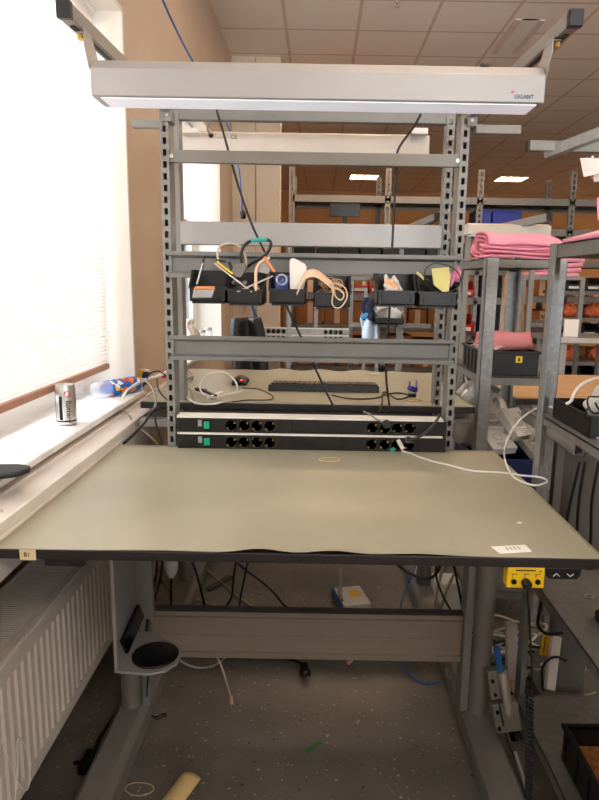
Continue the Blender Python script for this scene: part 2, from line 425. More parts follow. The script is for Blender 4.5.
# radiator
t = thing('radiator', 'ribbed white panel radiator low on the wall beneath the window', 'radiator', (-.735, 1.3, .155))
RX, R0, R1, RZ0, RZ1 = -.655, .35, 2.3, .155, .512
poly = [(RX-.02, R0)]
y = R0
while y < R1-.03:
    for dy, dx in ((0, 0), (.018, 0), (.0225, -.009), (.0285, -.009)): poly.append((RX+dx, y+dy))
    y += .0333
poly += [(RX, R1), (RX-.02, R1)]
MB().prism(poly, 'z', RZ0+.035, RZ1-.045).build('front_panel', 'radiator_white', t)
f = MB(); f.box(RX-.02, RX+.001, R0, R1, RZ1-.045, RZ1-.004); f.box(RX-.02, RX+.001, R0, R1, RZ0, RZ0+.035); f.box(RX-.16, RX-.02, R0, R0+.01, RZ0, RZ1-.005); f.box(RX-.16, RX-.02, R1-.01, R1, RZ0, RZ1-.005)
f.box(RX-.16, RX-.15, R0, R1, RZ0, RZ1-.005)
f.build('casing', 'radiator_white', t, .003)
g = MB(); g.box(RX-.022, RX-.002, R0, R1, RZ1-.008, RZ1+.004); g.box(RX-.163, RX-.154, R0, R1, RZ1-.008, RZ1+.004)
y = R0
while y < R1: g.box(RX-.155, RX-.021, y, y+.0038, RZ1-.006, RZ1+.002); y += .0095
g.build('top_grille', 'radiator_white', t)
MB().box(RX-.148, RX-.022, R0+.01, R1-.01, RZ0+.02, RZ1-.03).build('fins', 'slot_dark', t)

# outside, seen past the further window
struct('ground_outside', MB().box(-40, -1.05, -20, 40, -.3, -.1), 'outside_ground')  # slab of ground outside the building
t = thing('office_building', 'pale building with bluish windows outside beyond the further window', 'building', (-9, 14, -.1))
MB().box(-10, -8.6, 3, 30, -.1, 6).build('facade', 'building_pale', t)
for i in range(9):
    for z in (.6, 2.4, 4.2): MB().box(-8.6, -8.57, 4+i*2.7, 5.9+i*2.7, z, z+1.15).build('window', 'building_glass', t)

# ceiling lights, vent, sprinkler
def troffer(x, y, label, grp, sx=.49, sy=.49, m='fill_lamp_panel'):
    t = thing('ceiling_light', label, 'ceiling light', (x, y, CZ-.012), grp)
    MB().box(x-sx/2+.02, x+sx/2-.02, y-sy/2+.02, y+sy/2-.02, CZ-.006, CZ-.002).build('light_panel', m, t)
    f = MB()
    for k in range(5): xx = x-sx/2+k*(sx-.02)/4; f.box(xx, xx+.02, y-sy/2, y+sy/2, CZ-.016, CZ-.001)
    f.box(x-sx/2, x+sx/2, y-sy/2, y-sy/2+.02, CZ-.016, CZ-.001); f.box(x-sx/2, x+sx/2, y+sy/2-.02, y+sy/2, CZ-.016, CZ-.001)
    f.build('louvre', 'frame_white', t)
p = at(364, 176.5, z=CZ); troffer(p.x, p.y, 'small lit ceiling light far back, left one, seen above the long shelf beam', 'far ceiling lights', m='warm_lamp_panel')
p = at(511, 178.5, z=CZ); troffer(p.x, p.y, 'small lit ceiling light far back on the right above the blue boxes', 'far ceiling lights', m='warm_lamp_panel')
for x, y in ((.5, -1.5), (.5, 1.0), (.5, 3.2), (3.0, -1.5), (3.0, 1.0), (3.0, 3.3), (5.4, 1.0), (5.2, 4.6)):  # unseen ceiling lights added to brighten the near half
    troffer(x, y, 'added louvred ceiling light out of view overhead, for fill', 'added ceiling lights out of view', .9, .49)
for x, y in ((.1, 6.17), (1.2, 6.17), (4.6, 6.6), (4.8, 8.8), (6.4, 6.6), (6.2, 9.0), (6.6, 11.3)):  # more added lights, hidden from the camera, warming the far half
    troffer(x, y, 'added warm louvred ceiling light deep in the room, out of view', 'added warm ceiling lights out of view', .9, .49, m='warm_lamp_panel')
a, b_ = at(492, 50, z=CZ), at(548, 22, z=CZ)
t = thing('air_vent', 'square white air grille set in the ceiling tiles at upper right', 'vent', ((a.x+b_.x)/2, (a.y+b_.y)/2, CZ-.01))
x0, x1, y0, y1 = a.x, b_.x-.03, a.y, b_.y
f = MB(); f.box(x0, x1, y0, y0+.045, CZ-.01, CZ); f.box(x0, x1, y1-.045, y1, CZ-.01, CZ); f.box(x0, x0+.045, y0, y1, CZ-.01, CZ); f.box(x1-.045, x1, y0, y1, CZ-.01, CZ)
f.build('frame', 'dull_white', t)
MB().box(x0+.045, x1-.045, y0+.045, y1-.045, CZ-.012, CZ).build('face_plate', 'wall_white', t)
p = at(397, 1, z=CZ-.02)
t = thing('sprinkler_head', 'small metal sprinkler head hanging from the ceiling at the top edge', 'sprinkler', (p.x, p.y, CZ-.06))
MB().lathe([(.03, 0), (.03, -.006), (.01, -.01), (.01, -.03)], (p.x, p.y, CZ), 14).build('rosette', 'steel', t)
MB().lathe([(.018, -.05), (.018, -.054), (.004, -.056)], (p.x, p.y, CZ), 12).build('deflector', 'steel', t)
MB().cyl((p.x, p.y, CZ-.05), (p.x, p.y, CZ-.03), .004, 8).build('bulb', 'logo_red', t)

# ================================================================ NEAR WORKBENCH
TX0, TX1, TY0, TY1, TZ = -.634, .568, 1.169, 1.969, .80
t = bench = thing('workbench', 'large near workbench with dark edged top on a grey steel column frame', 'workbench', ((TX0+TX1)/2, 1.6, 0))
MB().box(TX0, TX1, TY0, TY1, TZ-.0235, TZ-.0022).build('tabletop', 'dark_edge', t, .003)
fr = MB(); fr.box(TX0+.12, TX1-.12, 1.62, 1.66, TZ-.06, TZ-.0236); fr.box(TX0+.12, TX1-.12, 1.74, 1.78, TZ-.06, TZ-.0236)
fr.build('under_frame', 'dark_metal', t)
for sx, xc in ((-1, -.534), (1, .4925)):
    MB().lathe([(.028, .078), (.028, TZ-.06)], (xc, 1.70, 0), 28).build('column', 'column_grey', t)
    inn = xc-sx*.042
    MB().box(inn-.012, inn+.012, 1.70, 1.765, .07, TZ-.05).build('inner_post', 'grey_paint', t, .004)
    fo = MB().prism([(xc-.046, 0), (xc+.046, 0), (xc+.046, .058), (xc+.03, .078), (xc-.03, .078), (xc-.046, .058)], 'y', 1.02, 2.05)
    fo.build('foot', 'column_grey', t, .003)
# cross beam: extruded aluminium board between the columns
prof = [(1.72, .22), (1.72, .236), (1.726, .239), (1.726, .262), (1.72, .266), (1.72, .292), (1.7225, .294), (1.7225, .332), (1.72, .335), (1.72, .349), (1.725, .351), (1.72, .353), (1.72, .366), (1.75, .366), (1.75, .22)]
o = MB().prism([(a, b2) for a, b2 in prof], 'x', -.478, .437).build('cross_beam', 'brushed_aluminium', t)
MB().box(-.478, .437, 1.722, 1.748, .366, .372).build('beam_gasket', 'dark_metal', o)
b0 = MB().box(-.537, -.458, 1.19, 1.27, TZ-.047, TZ-.0236).build('controller_box', 'dark_edge', t, .003)
# height switch with arrow marks
sw = MB().prism([(.453, TZ-.0237), (.524, TZ-.0237), (.522, TZ-.042), (.515, TZ-.048), (.462, TZ-.048), (.455, TZ-.042)], 'y', 1.1722, 1.23).build('height_switch', 'black_plastic', t, .002)
for k, s_ in ((.475, 1), (.502, -1)):
    MB().tube([(k-.0065, 1.1716, TZ-.0385-.0028*s_), (k, 1.1716, TZ-.0385+.0028*s_), (k+.0065, 1.1716, TZ-.0385-.0028*s_)], .0010, 6, False).build('arrow_mark', 'white_plastic', sw)
# yellow earthing box
yx = .416
eb = MB().prism([(yx-.037, 1.172), (yx+.037, 1.172), (yx+.037, 1.2), (yx-.037, 1.2)], 'z', TZ-.068, TZ-.0237).build('earthing_box', 'yellow', t, .003)
for k in (-.0235, .0235): MB().cyl((yx+k, 1.1705, TZ-.054), (yx+k, 1.173, TZ-.054), .0056, 16).build('socket', 'gloss_black', eb)
pl = MB().lathe([(.0092, 0), (.0092, .012), (.006, .018)], (yx, 1.172, TZ-.0555), 18, rotx(PI/2)).build('plug', 'black_plastic', eb)
li = MB()
li.box(yx-.021, yx+.018, 1.1712, 1.172, TZ-.0315, TZ-.029)
for k in (-.0235, 0, .022): li.box(yx+k-.005, yx+k+.006, 1.1712, 1.172, TZ-.0385, TZ-.0375); li.box(yx+k-.0035, yx+k-.0025, 1.1712, 1.172, TZ-.045, TZ-.0385)
li.prism([(yx+.024, TZ-.033), (yx+.030, TZ-.0285), (yx+.027, TZ-.0335)], 'y', 1.1712, 1.172)
li.build('print', 'ink', eb)
# B1 tag on the table edge
g_ = at(20, 556, y=TY0-.001)
tg = MB().box(g_.x-.0005, g_.x+.0315, TY0-.0022, TY0-.0001, TZ-.0245, TZ-.001).build('edge_tag', 'tag_cream', t, .002)
text('tag_lettering', 'B1', .0125, 'ink', tg, FRONT, (g_.x+.0145, TY0-.0024, TZ-.0128))

# bench mat: loose sheet with a wavy front edge, everything in one sheet
def matz(x, y):
    e = max(0, 1-(y-TY0)/.035)
    wv = 0
    for c, s_, a in ((-.105, .05, .0085), (.035, .055, .007), (.20, .08, .004), (-.30, .09, .002)): wv += a*math.exp(-((x-c)/s_)**2)
    return wv*e*e
def matf(u, v):
    x = TX0+.004+u*(TX1-TX0-.008); y = TY0-.0025*(1-v) + v*(TY1-TY0-.002)
    return Vector((x, y, TZ-.0008+matz(x, y)+.0002))
m_ = MB().grid(lambda u, v: matf(u, v**2), 110, 40, .002)
tag(m_.build('bench_mat', 'bench_mat'), 'grey green bench mat with wavy front edge covering the near workbench', 'mat')

# things lying on the near mat
def ringpath(c, rx, ry, n=28, wob=.12, rot=0, z=.0):
    return [Vector((c[0]+math.cos(a+rot)*0+(rx*math.cos(a)*math.cos(rot)-ry*math.sin(a)*math.sin(rot))*(1+wob*math.sin(2*a+1)),
                    c[1]+(rx*math.cos(a)*math.sin(rot)+ry*math.sin(a)*math.cos(rot))*(1+wob*math.sin(3*a)), c[2]+z*math.sin(a*2))) for a in [2*PI*k/n for k in range(n)]]
p = at(329.5, 460.5, z=TZ); q = [v-Vector((math.cos(0)*0, 0, 0)) for v in ringpath((p.x, p.y, TZ+.0025), .030, .024, 36, .06)]
tag(MB().tube(q, .0017, 6, True, True).build('rubber_band', 'rubber_band'), 'pale rubber band lying on the far part of the bench mat', 'rubber band')
p = at(519, 523, z=TZ)
tag(MB().prism([(p.x-.006, p.y-.003), (p.x+.003, p.y-.005), (p.x+.008, p.y+.001), (p.x+.001, p.y+.005)], 'z', TZ+.0004, TZ+.0016).build('paper_scrap', 'paper'), 'tiny white scrap of paper on the right of the bench mat', 'scrap')
p0 = at(491, 547, z=TZ); p1 = at(525, 545, z=TZ); p2 = at(532, 552, z=TZ); p3 = at(500, 554, z=TZ)
lab = thing('printed_label', 'white printed paper label lying near the front right corner of the mat', 'label', ((p0.x+p2.x)/2, (p0.y+p2.y)/2, TZ+.0004))
MB().prism([(q.x, q.y) for q in (p3, p2, p1, p0)], 'z', TZ+.0004, TZ+.001).build('paper', 'paper', lab)
li = MB()
for k, (a, b_) in enumerate(((.35, .75), (.42, .8), (.5, .85), (.6, .9))):
    for r_ in (.30+.13*k,):
        A = p0.lerp(p1, r_*.9+.1); B = p3.lerp(p2, r_*.9+.1); s0 = A.lerp(B, .2); s1 = A.lerp(B, .62)
        li.bar((s0.x, s0.y, TZ+.0012), (s1.x, s1.y, TZ+.0012), .0016, .0004)
li.build('print', 'ink', lab)

# ================================================================ RACK OVER THE NEAR BENCH
RY = 1.961
def upright(xc, z0, z1, name, parent, y=RY, wd=.025, dp=.05, m='grey_paint', pitch=.033):
    u = MB(); h = wd/2; k = wd*.30
    u.box(xc-h, xc-k*.7, y, y+.002, z0, z1); u.box(xc+k*.7, xc+h, y, y+.002, z0, z1)
    z = z0
    while z < z1:
        u.box(xc-k*.7, xc+k*.7, y, y+.002, z, min(z+pitch*.45, z1)); z += pitch
    u.box(xc-h, xc-h+.002, y+.002, y+dp, z0, z1); u.box(xc+h-.002, xc+h, y+.002, y+dp, z0, z1); u.box(xc-h+.002, xc+h-.002, y+dp-.002, y+dp, z0, z1)
    return u.build(name, m, parent)
XL, XR = -.4555, .4165
t = rack = thing('bench_rack', 'grey slotted upright frame standing behind the near bench with cross rails', 'rack', (0, RY, 0))
for x in (XL, XR):
    upright(x, .60, 1.80, 'slotted_upright', t, RY, .025, .07)
for x in (XL, XR): MB().box(x-.012, x+.012, 1.80, RY-.0005, .68, .735).build('clamp_bracket', 'grey_paint', t, .003)
def rail(z0, z1, x0, x1, y=RY, name='bin_rail', m='rail_paint'):
    h = z1-z0; d = .016
    pr = [(y, z1), (y-.006, z1), (y-.006, z1-.16*h), (y+.010, z1-.24*h), (y+.010, z0+.24*h), (y-.006, z0+.16*h), (y-.006, z0), (y, z0), (y, z0+.10*h), (y+.014, z0+.2*h), (y+.014, z1-.2*h), (y, z1-.1*h)]
    return MB().prism(pr, 'x', x0, x1).build(name, m, t, .0015)
rail(1.323, 1.401, XL-.0, XR+.0115, RY-.001)
rail(1.074, 1.150, XL-.001, XR+.002, RY-.001)
cb = MB().box(-.443, .405, RY+.006, RY+.03, 1.655, 1.69).build('cross_bar', 'grey_paint', t, .002)
for x in (-.437, .399): MB().cyl((x, RY+.002, 1.672), (x, RY+.006, 1.672), .006, 10).build('screw', 'steel', cb)
# cantilever arms with black end caps
for sx, x in ((-1, -.4465), (1, .4335)):
    p0, p1 = Vector((x, 1.21, 1.772)), Vector((x, 1.985, 1.806))
    a_ = MB().bar(p0, p1, .0235, .027).build('lamp_arm', 'grey_paint', t, .002)
    MB().bar(p0-Vector((0, .012, .0006)), p0+Vector((0, .002, 0)), .0255, .0285).build('end_cap', 'black_plastic', a_, .002)
    MB().bar(p0+Vector((0, .03, -.0137)), p1+Vector((0, -.1, -.0137)), .009, .002).build('slot', 'slot_dark', a_)
    MB().box(x-.014, x+.014, RY-.006, RY+.05, 1.765, 1.80).build('arm_clamp', 'grey_paint', t, .002)
    xo = x+sx*.012
    MB().box(min(xo, xo+sx*.13) if sx > 0 else xo-.09, max(xo, xo+sx*.13), RY-.004, RY+.022, 1.747, 1.771).build('side_bracket', 'grey_paint', t, .002)
    MB().cyl((x-sx*.002, RY-.010, 1.781), (x-sx*.002, RY-.005, 1.781), .0045, 10).build('bolt', 'steel', t)

# task lamp hung from the arms
t = lamp = thing('task_lamp', 'long silver strip lamp hung across the top of the near bench rack', 'lamp', (0, 1.32, 1.653))
LX0, LX1 = -.4335, .4165
prof = [(1.284, 1.656), (1.284, 1.704), (1.300, 1.722), (1.345, 1.722), (1.362, 1.70), (1.366, 1.656), (1.362, 1.6545), (1.288, 1.6545)]
MB().prism(prof, 'x', LX0, LX1).build('housing', 'silver_paint', t, .0012)
MB().box(LX0+.016, LX1-.012, 1.290, 1.358, 1.6525, 1.6543).build('diffuser', 'lamp_diffuser', t)
for sx, x in ((-1, LX0-.0012), (1, LX1+.0012)):
    hang = MB().prism([(1.284, 1.70), (1.300, 1.722), (1.345, 1.722), (1.30, 1.764), (1.262, 1.764), (1.262, 1.735)], 'x', x-.001, x+.001)
    hb = hang.build('hanger_plate', 'silver_paint', t)
    MB().box(x-.001 if sx > 0 else x-.016, x+.016 if sx > 0 else x+.001, 1.262, 1.30, 1.757, 1.759).build('hanger_flange', 'silver_paint', hb)
    MB().cyl((x+sx*.010, 1.275, 1.748), (x+sx*.010, 1.275, 1.757), .007, 10).build('wing_nut', 'brass', hb)
text('maker_lettering', 'GIGANT', .0098, 'logo_blue', t, FRONT, (.378, 1.2833, 1.6655))
MB().prism([(.352, 1.672), (.358, 1.672), (.360, 1.6755), (.355, 1.675)], 'y', 1.2832, 1.2839).build('maker_mark', 'logo_red', t)
sk = at(484, 71.5, y=1.30)
MB().box(sk.x-.007, sk.x+.010, 1.298, 1.312, 1.721, 1.728).build('rocker_switch', 'black_plastic', t, .002)

# socket strips behind the table
def socket_strip(z0, z1, label, y=1.937, x0=-.433, x1=.404, name='socket_strip', bodym='bin_black'):
    t = thing(name, label, 'power strip', ((x0+x1)/2, y, z0), 'socket strips on the near rack')
    MB().box(x0, x1, y, y+.05, z0, z1-.006).build('body', 'black_plastic', t, .001)
    MB().box(x0, x1-.012, y-.003, y+.05, z1-.006, z1).build('top_edge', 'white_plastic', t)
    MB().box(x0+.065, x0+.077, y-.0015, y, z0+.018, z0+.038).build('rating_plate', 'tin_grey', t)
    s_ = MB().box(x0+.080, x0+.104, y-.002, y, z0+.006, z0+.04).build('switch_frame', 'gloss_black', t)
    MB().box(x0+.083, x0+.101, y-.0045, y-.0015, z0+.011, z0+.034).build('green_rocker', 'green_switch', s_, .001)
    for px in (.168, .208, .248, .288, .606, .645, .684, .722):
        cx, cz = x0+px, z0+.022
        so = MB().lathe([(.0185, 0), (.0185, .003), (.0165, .003), (.0155, -.004), (.001, -.004)], (cx, y, cz), 22, rotx(PI/2)).build('socket', 'gloss_black', t)
        for a in (.7, .7+PI): MB().cyl((cx+.0135*math.cos(a), y-.004, cz+.0135*math.sin(a)), (cx+.0135*math.cos(a), y, cz+.0135*math.sin(a)), .0028, 8).build('earth_clip', 'brass', so)
    gr = MB()
    for k in range(7): gr.box(x0+.32+k*.038, x0+.321+k*.038, y-.0006, y, z0+.004, z1-.008)
    gr.box(x0+.318, x0+.59, y-.0004, y, z0+.004, z0+.005); gr.build('blank_joints', 'gloss_black', t)
    return t
socket_strip(.853, .904, 'upper of the two black socket strips with green switch behind the near table')
socket_strip(.800, .8515, 'lower black socket strip just above the back edge of the near mat')

# ================================================================ BINS ON THE RAIL
BG = 'black bins hung on the near rack rail'
def bin_mesh(w, d, h, wall=.003):
    b_ = MB()
    side = [(0, 0), (d, 0), (d, h), (d*.42, h), (0, h*.46)]
    for s_ in (-1, 1):
        x = s_*w/2; b_.prism(side, 'x', min(x, x-s_*wall), max(x, x-s_*wall))
        rim = [(d*.42, h), (d, h), (d, h-.005), (d*.43, h-.005), (.002, h*.46-.005), (0, h*.46)]
        b_.prism(rim, 'x', min(x, x+s_*.003), max(x, x+s_*.003))
    b_.box(-w/2, w/2, d-wall, d, 0, h); b_.box(-w/2, w/2, 0, d, 0, wall); b_.box(-w/2, w/2, 0, wall, 0, h*.42)
    b_.box(-w/2-.002, w/2+.002, -.003, .003, h*.40, h*.46)
    b_.box(-w/2+.006, w/2-.006, .004, d-.004, -.006, 0)
    return b_
def make_bin(label, x, y, z, w=.104, d=.125, h=.088, m='bin_black', group=BG, name='storage_bin', rz=0):
    t = thing(name, label, 'storage bin', (x, y, z), group); t.rotation_euler = (0, 0, rz)
    bin_mesh(w, d, h).build('bin_body', m, t, off=(0, 0, 0))
    fr = MB(); k = w*.38
    fr.box(-k, k, -.0035, 0, h*.10, h*.13); fr.box(-k, k, -.0035, 0, h*.33, h*.36); fr.box(-k, -k+.003, -.0035, 0, h*.10, h*.36); fr.box(k-.003, k, -.0035, 0, h*.10, h*.36)
    fr.build('label_holder', m, t, off=(0, 0, 0))
    return t
BY, BZ = 1.830, 1.258
bins = [(-.3135, BZ, 'first black bin from the left on the rail, metal clip hanging over its lip'),
        (-.2085, BZ-.004, 'second black bin from the left with connector cables piled in it'),
        (-.0885, BZ-.002, 'third black bin from the left holding a blue glass and a white card'),
        (.0375, BZ-.010, 'fourth black bin from the left filled with twine and loops of rubber band'),
        (.2195, BZ-.001, 'fifth black bin from the left with a clear bag of small parts'),
        (.3365, BZ-.003, 'rightmost black bin with a pale yellow note pad and black wire loop')]
for i, (x, z, l) in enumerate(bins):
    make_bin(l, x, BY, z, .108 if i > 3 else .102)

# bin 1: metal clip
t = thing('metal_clip', 'grey metal clip with copper edge hanging over the first black bin lip', 'clip', (-.30, BY, 1.30))
a = at(203, 291, y=1.822)
MB().prism([(-.030, -.020), (.026, -.018), (.034, .006), (-.026, .004)], 'y', -.004, .010).xf(t=a).build('clip_body', 'tin_grey', t, .002)
MB().prism([(-.026, .004), (.034, .006), (.032, .014), (-.020, .013)], 'y', -.004, .010).xf(t=a).build('copper_edge', 'copper_orange', t, .001)
MB().cyl(at(197, 284, y=1.828), at(203, 263, y=1.85), .0025, 8).build('pin', 'steel', t)
MB().cyl(at(202, 268, y=1.846), at(204, 256, y=1.86), .0035, 8).build('grip', 'black_plastic', t)
# bin 2 contents
t = thing('grey_connector', 'dark grey ribbed plug head lying on top of the second black bin', 'connector', at(240, 278, y=1.86))
MB().prism([(-.024, -.008), (-.010, .016), (.016, .020), (.022, .002), (.006, -.022), (-.014, -.020)], 'y', -.008, .010).xf(t=at(239, 270, y=1.85)).build('plug_head', 'panel_grey', t, .003)
MB().curve([at(234, 275, y=1.86), at(229, 262, y=1.86)], .005, 8).build('strain_relief', 'dark_metal', t)
cable('beige_cable', 'thin beige cable arching above the first two black bins', [at(218, 262, y=1.85), at(218, 250, y=1.86), at(224, 244.5, y=1.86), at(234, 244, y=1.86), at(243, 250, y=1.86), at(246, 261, y=1.86), at(245, 272, y=1.87)], .0035, 'beige_cable')
t = thing('black_lead', 'black lead with turquoise sleeve looping above the second black bin', 'cable', at(245, 268, y=1.86))
MB().curve([at(243, 266, y=1.85), at(241, 256, y=1.85), at(244, 246, y=1.85), at(251, 241, y=1.85), at(262, 239.5, y=1.85), at(270, 241, y=1.85), at(270, 248, y=1.85), at(264, 256, y=1.85), at(252, 263, y=1.86), at(247, 267, y=1.87)], .0042, 8).build('lead', 'black_cable', t)
MB().curve([at(251, 241, y=1.85), at(257, 240, y=1.85), at(267, 239.8, y=1.85)], .0056, 10).build('sleeve', 'teal_plastic', t)
t = thing('steel_latch', 'bent copper and steel bracket leaning in the second black bin', 'bracket', at(258, 285, y=1.85))
MB().curve([at(256, 291, y=1.83), at(256, 272, y=1.84), at(259, 264, y=1.85), at(265, 259.5, y=1.85), at(270, 258, y=1.85)], .0045, 8).build('bent_wire', 'strap_beige', t)
MB().bar(at(264, 257, y=1.85), at(275, 272, y=1.85), .008, .010, (0, -1, 0)).build('copper_arm', 'copper_orange', t, .001)
MB().prism([(-.016, -.014), (.012, -.020), (.020, .002), (.004, .016), (-.010, .012)], 'y', 0, .008).xf(t=at(264, 267, y=1.86)).build('steel_plate', 'tin_grey', t, .001)
MB().cyl(at(237, 292, y=1.83), at(273, 276, y=1.85), .0028, 8).build('steel_rod', 'steel', t)
t = thing('steel_lever', 'slim white steel lever lying across the first and second black bins', 'lever', at(230, 275, y=1.85))
MB().bar(at(214, 263, y=1.84), at(252, 292, y=1.83), .004, .006, (0, -1, 0)).build('lever', 'steel', t, .001)
MB().bar(at(217, 262, y=1.846), at(233, 274, y=1.84), .005, .009, (0, -1, 0)).build('yellow_grip', 'yellow', t, .001)
MB().bar(at(216, 260, y=1.85), at(226, 262, y=1.85), .006, .004, (0, -1, 0)).build('black_hook', 'black_plastic', t, .001)
t = thing('parts_heap', 'dark jumble of small metal parts inside the second black bin', 'parts', at(245, 295, y=1.87))
for k in range(14):
    R = rotz(random.uniform(0, 3))@rotx(random.uniform(0, 3)); c = V3(-.2085+random.uniform(-.035, .035), BY+random.uniform(.02, .10), BZ+.012+random.uniform(0, .045))
    MB().obox(c, .03, .012, .008, R).build('metal_part', random.choice(['dark_metal', 'tin_grey', 'panel_grey']), t, .001)
# bin 3
c = at(284, 284, y=1.845)
t = thing('blue_glass', 'clear blue glass cup lying in the third black bin', 'glass', c)
MB().lathe([(.019, 0), (.022, .045), (.0195, .045), (.017, .004), (.0, .003)], c+V3(-.008, .01, -.022), 22).build('cup', 'blue_glass', t)
MB().tube([c+V3(-.006+.014*math.cos(a), -.012, .012+.014*math.sin(a)) for a in [2*PI*k/20 for k in range(20)]], .003, 7, True, True).build('handle', 'clear_plastic', t)
t = thing('white_card', 'stiff white rounded card standing up in the third black bin', 'card', at(295, 290, y=1.85))
q = [at(u, v, y=1.852) for u, v in ((290, 293), (289.5, 262), (291, 258.5), (294, 258), (305, 264), (306.5, 267), (306.5, 277), (303, 292))]
MB().prism([(p.x, p.z) for p in q], 'y', 1.852, 1.8545).build('card', 'white_plastic', t, .0005)
t = thing('beige_strap', 'folded beige strap curving from the third black bin into the fourth', 'strap', at(310, 285, y=1.83))
ctr = smooth_path([at(u, v, y=yy) for u, v, yy in ((297, 291, 1.835), (301, 283, 1.83), (305, 276, 1.825), (312, 273, 1.822), (319, 275, 1.825), (327, 281, 1.83), (334, 287, 1.84))], 6)
nn = len(ctr)-1
MB().grid(lambda u, v: ctr[int(round(u*nn))]+V3(0, 1, .25)*(v-.5)*.03+V3(0, 0, (v-.5)*.014), nn, 4, .0015).build('strap', 'strap_beige', t)
# bin 4: twine and bands
m_ = MB()
for k in range(26):
    c = V3(.0375+random.uniform(-.025, .028), BY+random.uniform(.03, .09), 1.256+random.uniform(.02, .062))
    R = rotz(random.uniform(0, 3))@rotx(random.uniform(.2, 1.4)); rr = random.uniform(.012, .026)
    m_.tube([c+R@V3(rr*math.cos(a), rr*.6*math.sin(a), .004*math.sin(2*a)) for a in [2*PI*i/18 for i in range(18)]], .0016, 5, True, True)
tag(m_.build('twine_pile', 'twine'), 'tangled pale twine heaped in the fourth black bin', 'twine', kind='stuff')
for k, (pts, l) in enumerate(([[(331, 285), (337, 284), (345, 288), (347, 297), (342, 306), (336, 308), (332, 303), (333, 293)], 'larger pale rubber band loop hanging over the fourth black bin front'],
                              [[(335, 288), (340, 290), (344, 295), (341, 300), (336, 297), (334, 291)], 'smaller pale rubber band loop inside the larger one on the fourth black bin'])):
    tag(MB().tube(smooth_path([at(u, v, y=1.820-.003*k) for u, v in pts], 5, True), .0021, 6, True, True).build('rubber_band', 'strap_beige'), l, 'rubber band')
# bin 5: bag with parts
t = thing('parts_bag', 'crumpled clear bag with copper coloured parts in the fifth black bin', 'bag', at(395, 290, y=1.86))
A, B, Cc, D = at(384, 276, y=1.88), at(398, 278, y=1.88), at(408, 298, y=1.84), at(384, 296, y=1.84)
MB().grid(lambda u, v: A.lerp(B, u).lerp(D.lerp(Cc, u), v)+V3(0, -.012*math.sin(9*u+4*v)*math.sin(7*v), .006*math.sin(11*u)), 14, 14, .001).build('bag', 'white_film', t)
for k in range(5): MB().obox(at(387+k*2.2, 281+k*1.5+random.uniform(-2, 3), y=1.855), .009, .006, .014, roty(random.uniform(-1, 1))).build('copper_part', 'copper_orange', t, .001)
MB().bar(at(384, 284, y=1.84), at(408, 297, y=1.832), .010, .004, (0, -1, 0)).build('grey_strip', 'dull_white', t, .001)
# bin 6
t = thing('note_pad', 'pale yellow paper pad standing in the rightmost black bin', 'note pad', at(440, 280, y=1.85))
q = [at(u, v, y=1.835) for u, v in ((432, 268.5), (449, 267), (450.5, 278), (449, 291), (444, 293), (434, 285))]
MB().prism([(p.x, p.z) for p in q], 'y', 1.835, 1.846).build('sheets', 'sticky_yellow', t, .0005)
ell = [at(439.5+ (21 if math.cos(a) > 0 else 15)*math.cos(a)*1.0+3*math.sin(a), 278+14.5*math.sin(a), y=1.826) for a in [2*PI*k/40 for k in range(40)]]
tag(MB().tube(ell, .0016, 6, True, True).build('wire_loop', 'black_cable'), 'thin black wire loop hanging round the yellow note pad', 'wire')
t = thing('pink_pouch', 'crinkled pink plastic pouch behind the yellow note pad', 'pouch', at(456, 275, y=1.87))
A, B, Cc, D = at(450, 275, y=1.87), at(459, 266, y=1.87), at(461, 275, y=1.86), at(450, 288, y=1.85)
MB().grid(lambda u, v: A.lerp(B, u).lerp(D.lerp(Cc, u), v)+V3(0, .008*math.sin(8*u+5*v), 0), 12, 12, .001).build('pouch', 'pink_film', t)
t = thing('marker_pen', 'dark marker pen with cream tip leaning left in the rightmost black bin', 'pen', at(425, 280, y=1.85))
MB().cyl(at(425, 279, y=1.84), at(438, 291, y=1.85), .0055, 12).build('barrel', 'black_plastic', t)
MB().cyl(at(417, 272.5, y=1.835), at(424, 279, y=1.84), .004, 12).build('tip', 'sticky_yellow', t)

# ================================================================ CABLES ON THE NEAR RACK
cable('black_cable', 'black lamp cable slanting down behind the left half of the near rack', [at(u, v, y=2.02) for u, v in ((216, 108), (224, 135), (238, 185), (252, 225), (266, 255), (284, 300), (306, 348), (322, 383), (335, 410))], .0036, 'black_cable')
cable('black_cable', 'black cable dropping beside the right uprights of the near rack', [at(u, v, y=2.03) for u, v in ((421, 114), (413, 128), (399, 148), (396, 165), (394.5, 200), (392, 250), (389.5, 310), (386, 370), (390, 411))], .0036, 'black_cable')
cable('plug_cable', 'grey cable rising from the black plug in the upper socket strip', [at(u, v, y=1.92) for u, v in ((387, 424), (378, 420), (369, 414), (363, 411.5))], .003, 'grey_cable')
t = thing('mains_plug', 'black mains plug pushed into the upper socket strip right of centre', 'plug', at(386, 424, y=1.93))
MB().cyl(at(386, 425, y=1.938), at(386.5, 424, y=1.905), .0135, 16).build('plug_body', 'gloss_black', t)
t = thing('angled_plug', 'black angled plug at the right end of the lower socket strip', 'plug', at(408, 440, y=1.92))
MB().cyl(at(409, 440, y=1.938), at(408, 440, y=1.908), .011, 16).build('plug_body', 'gloss_black', t)
MB().curve([at(407, 440, y=1.91), at(416, 438, y=1.90), at(425, 433, y=1.905), at(434, 424, y=1.915), (at(440, 415, y=1.93))], .0042, 8).build('lead', 'dark_metal', t)

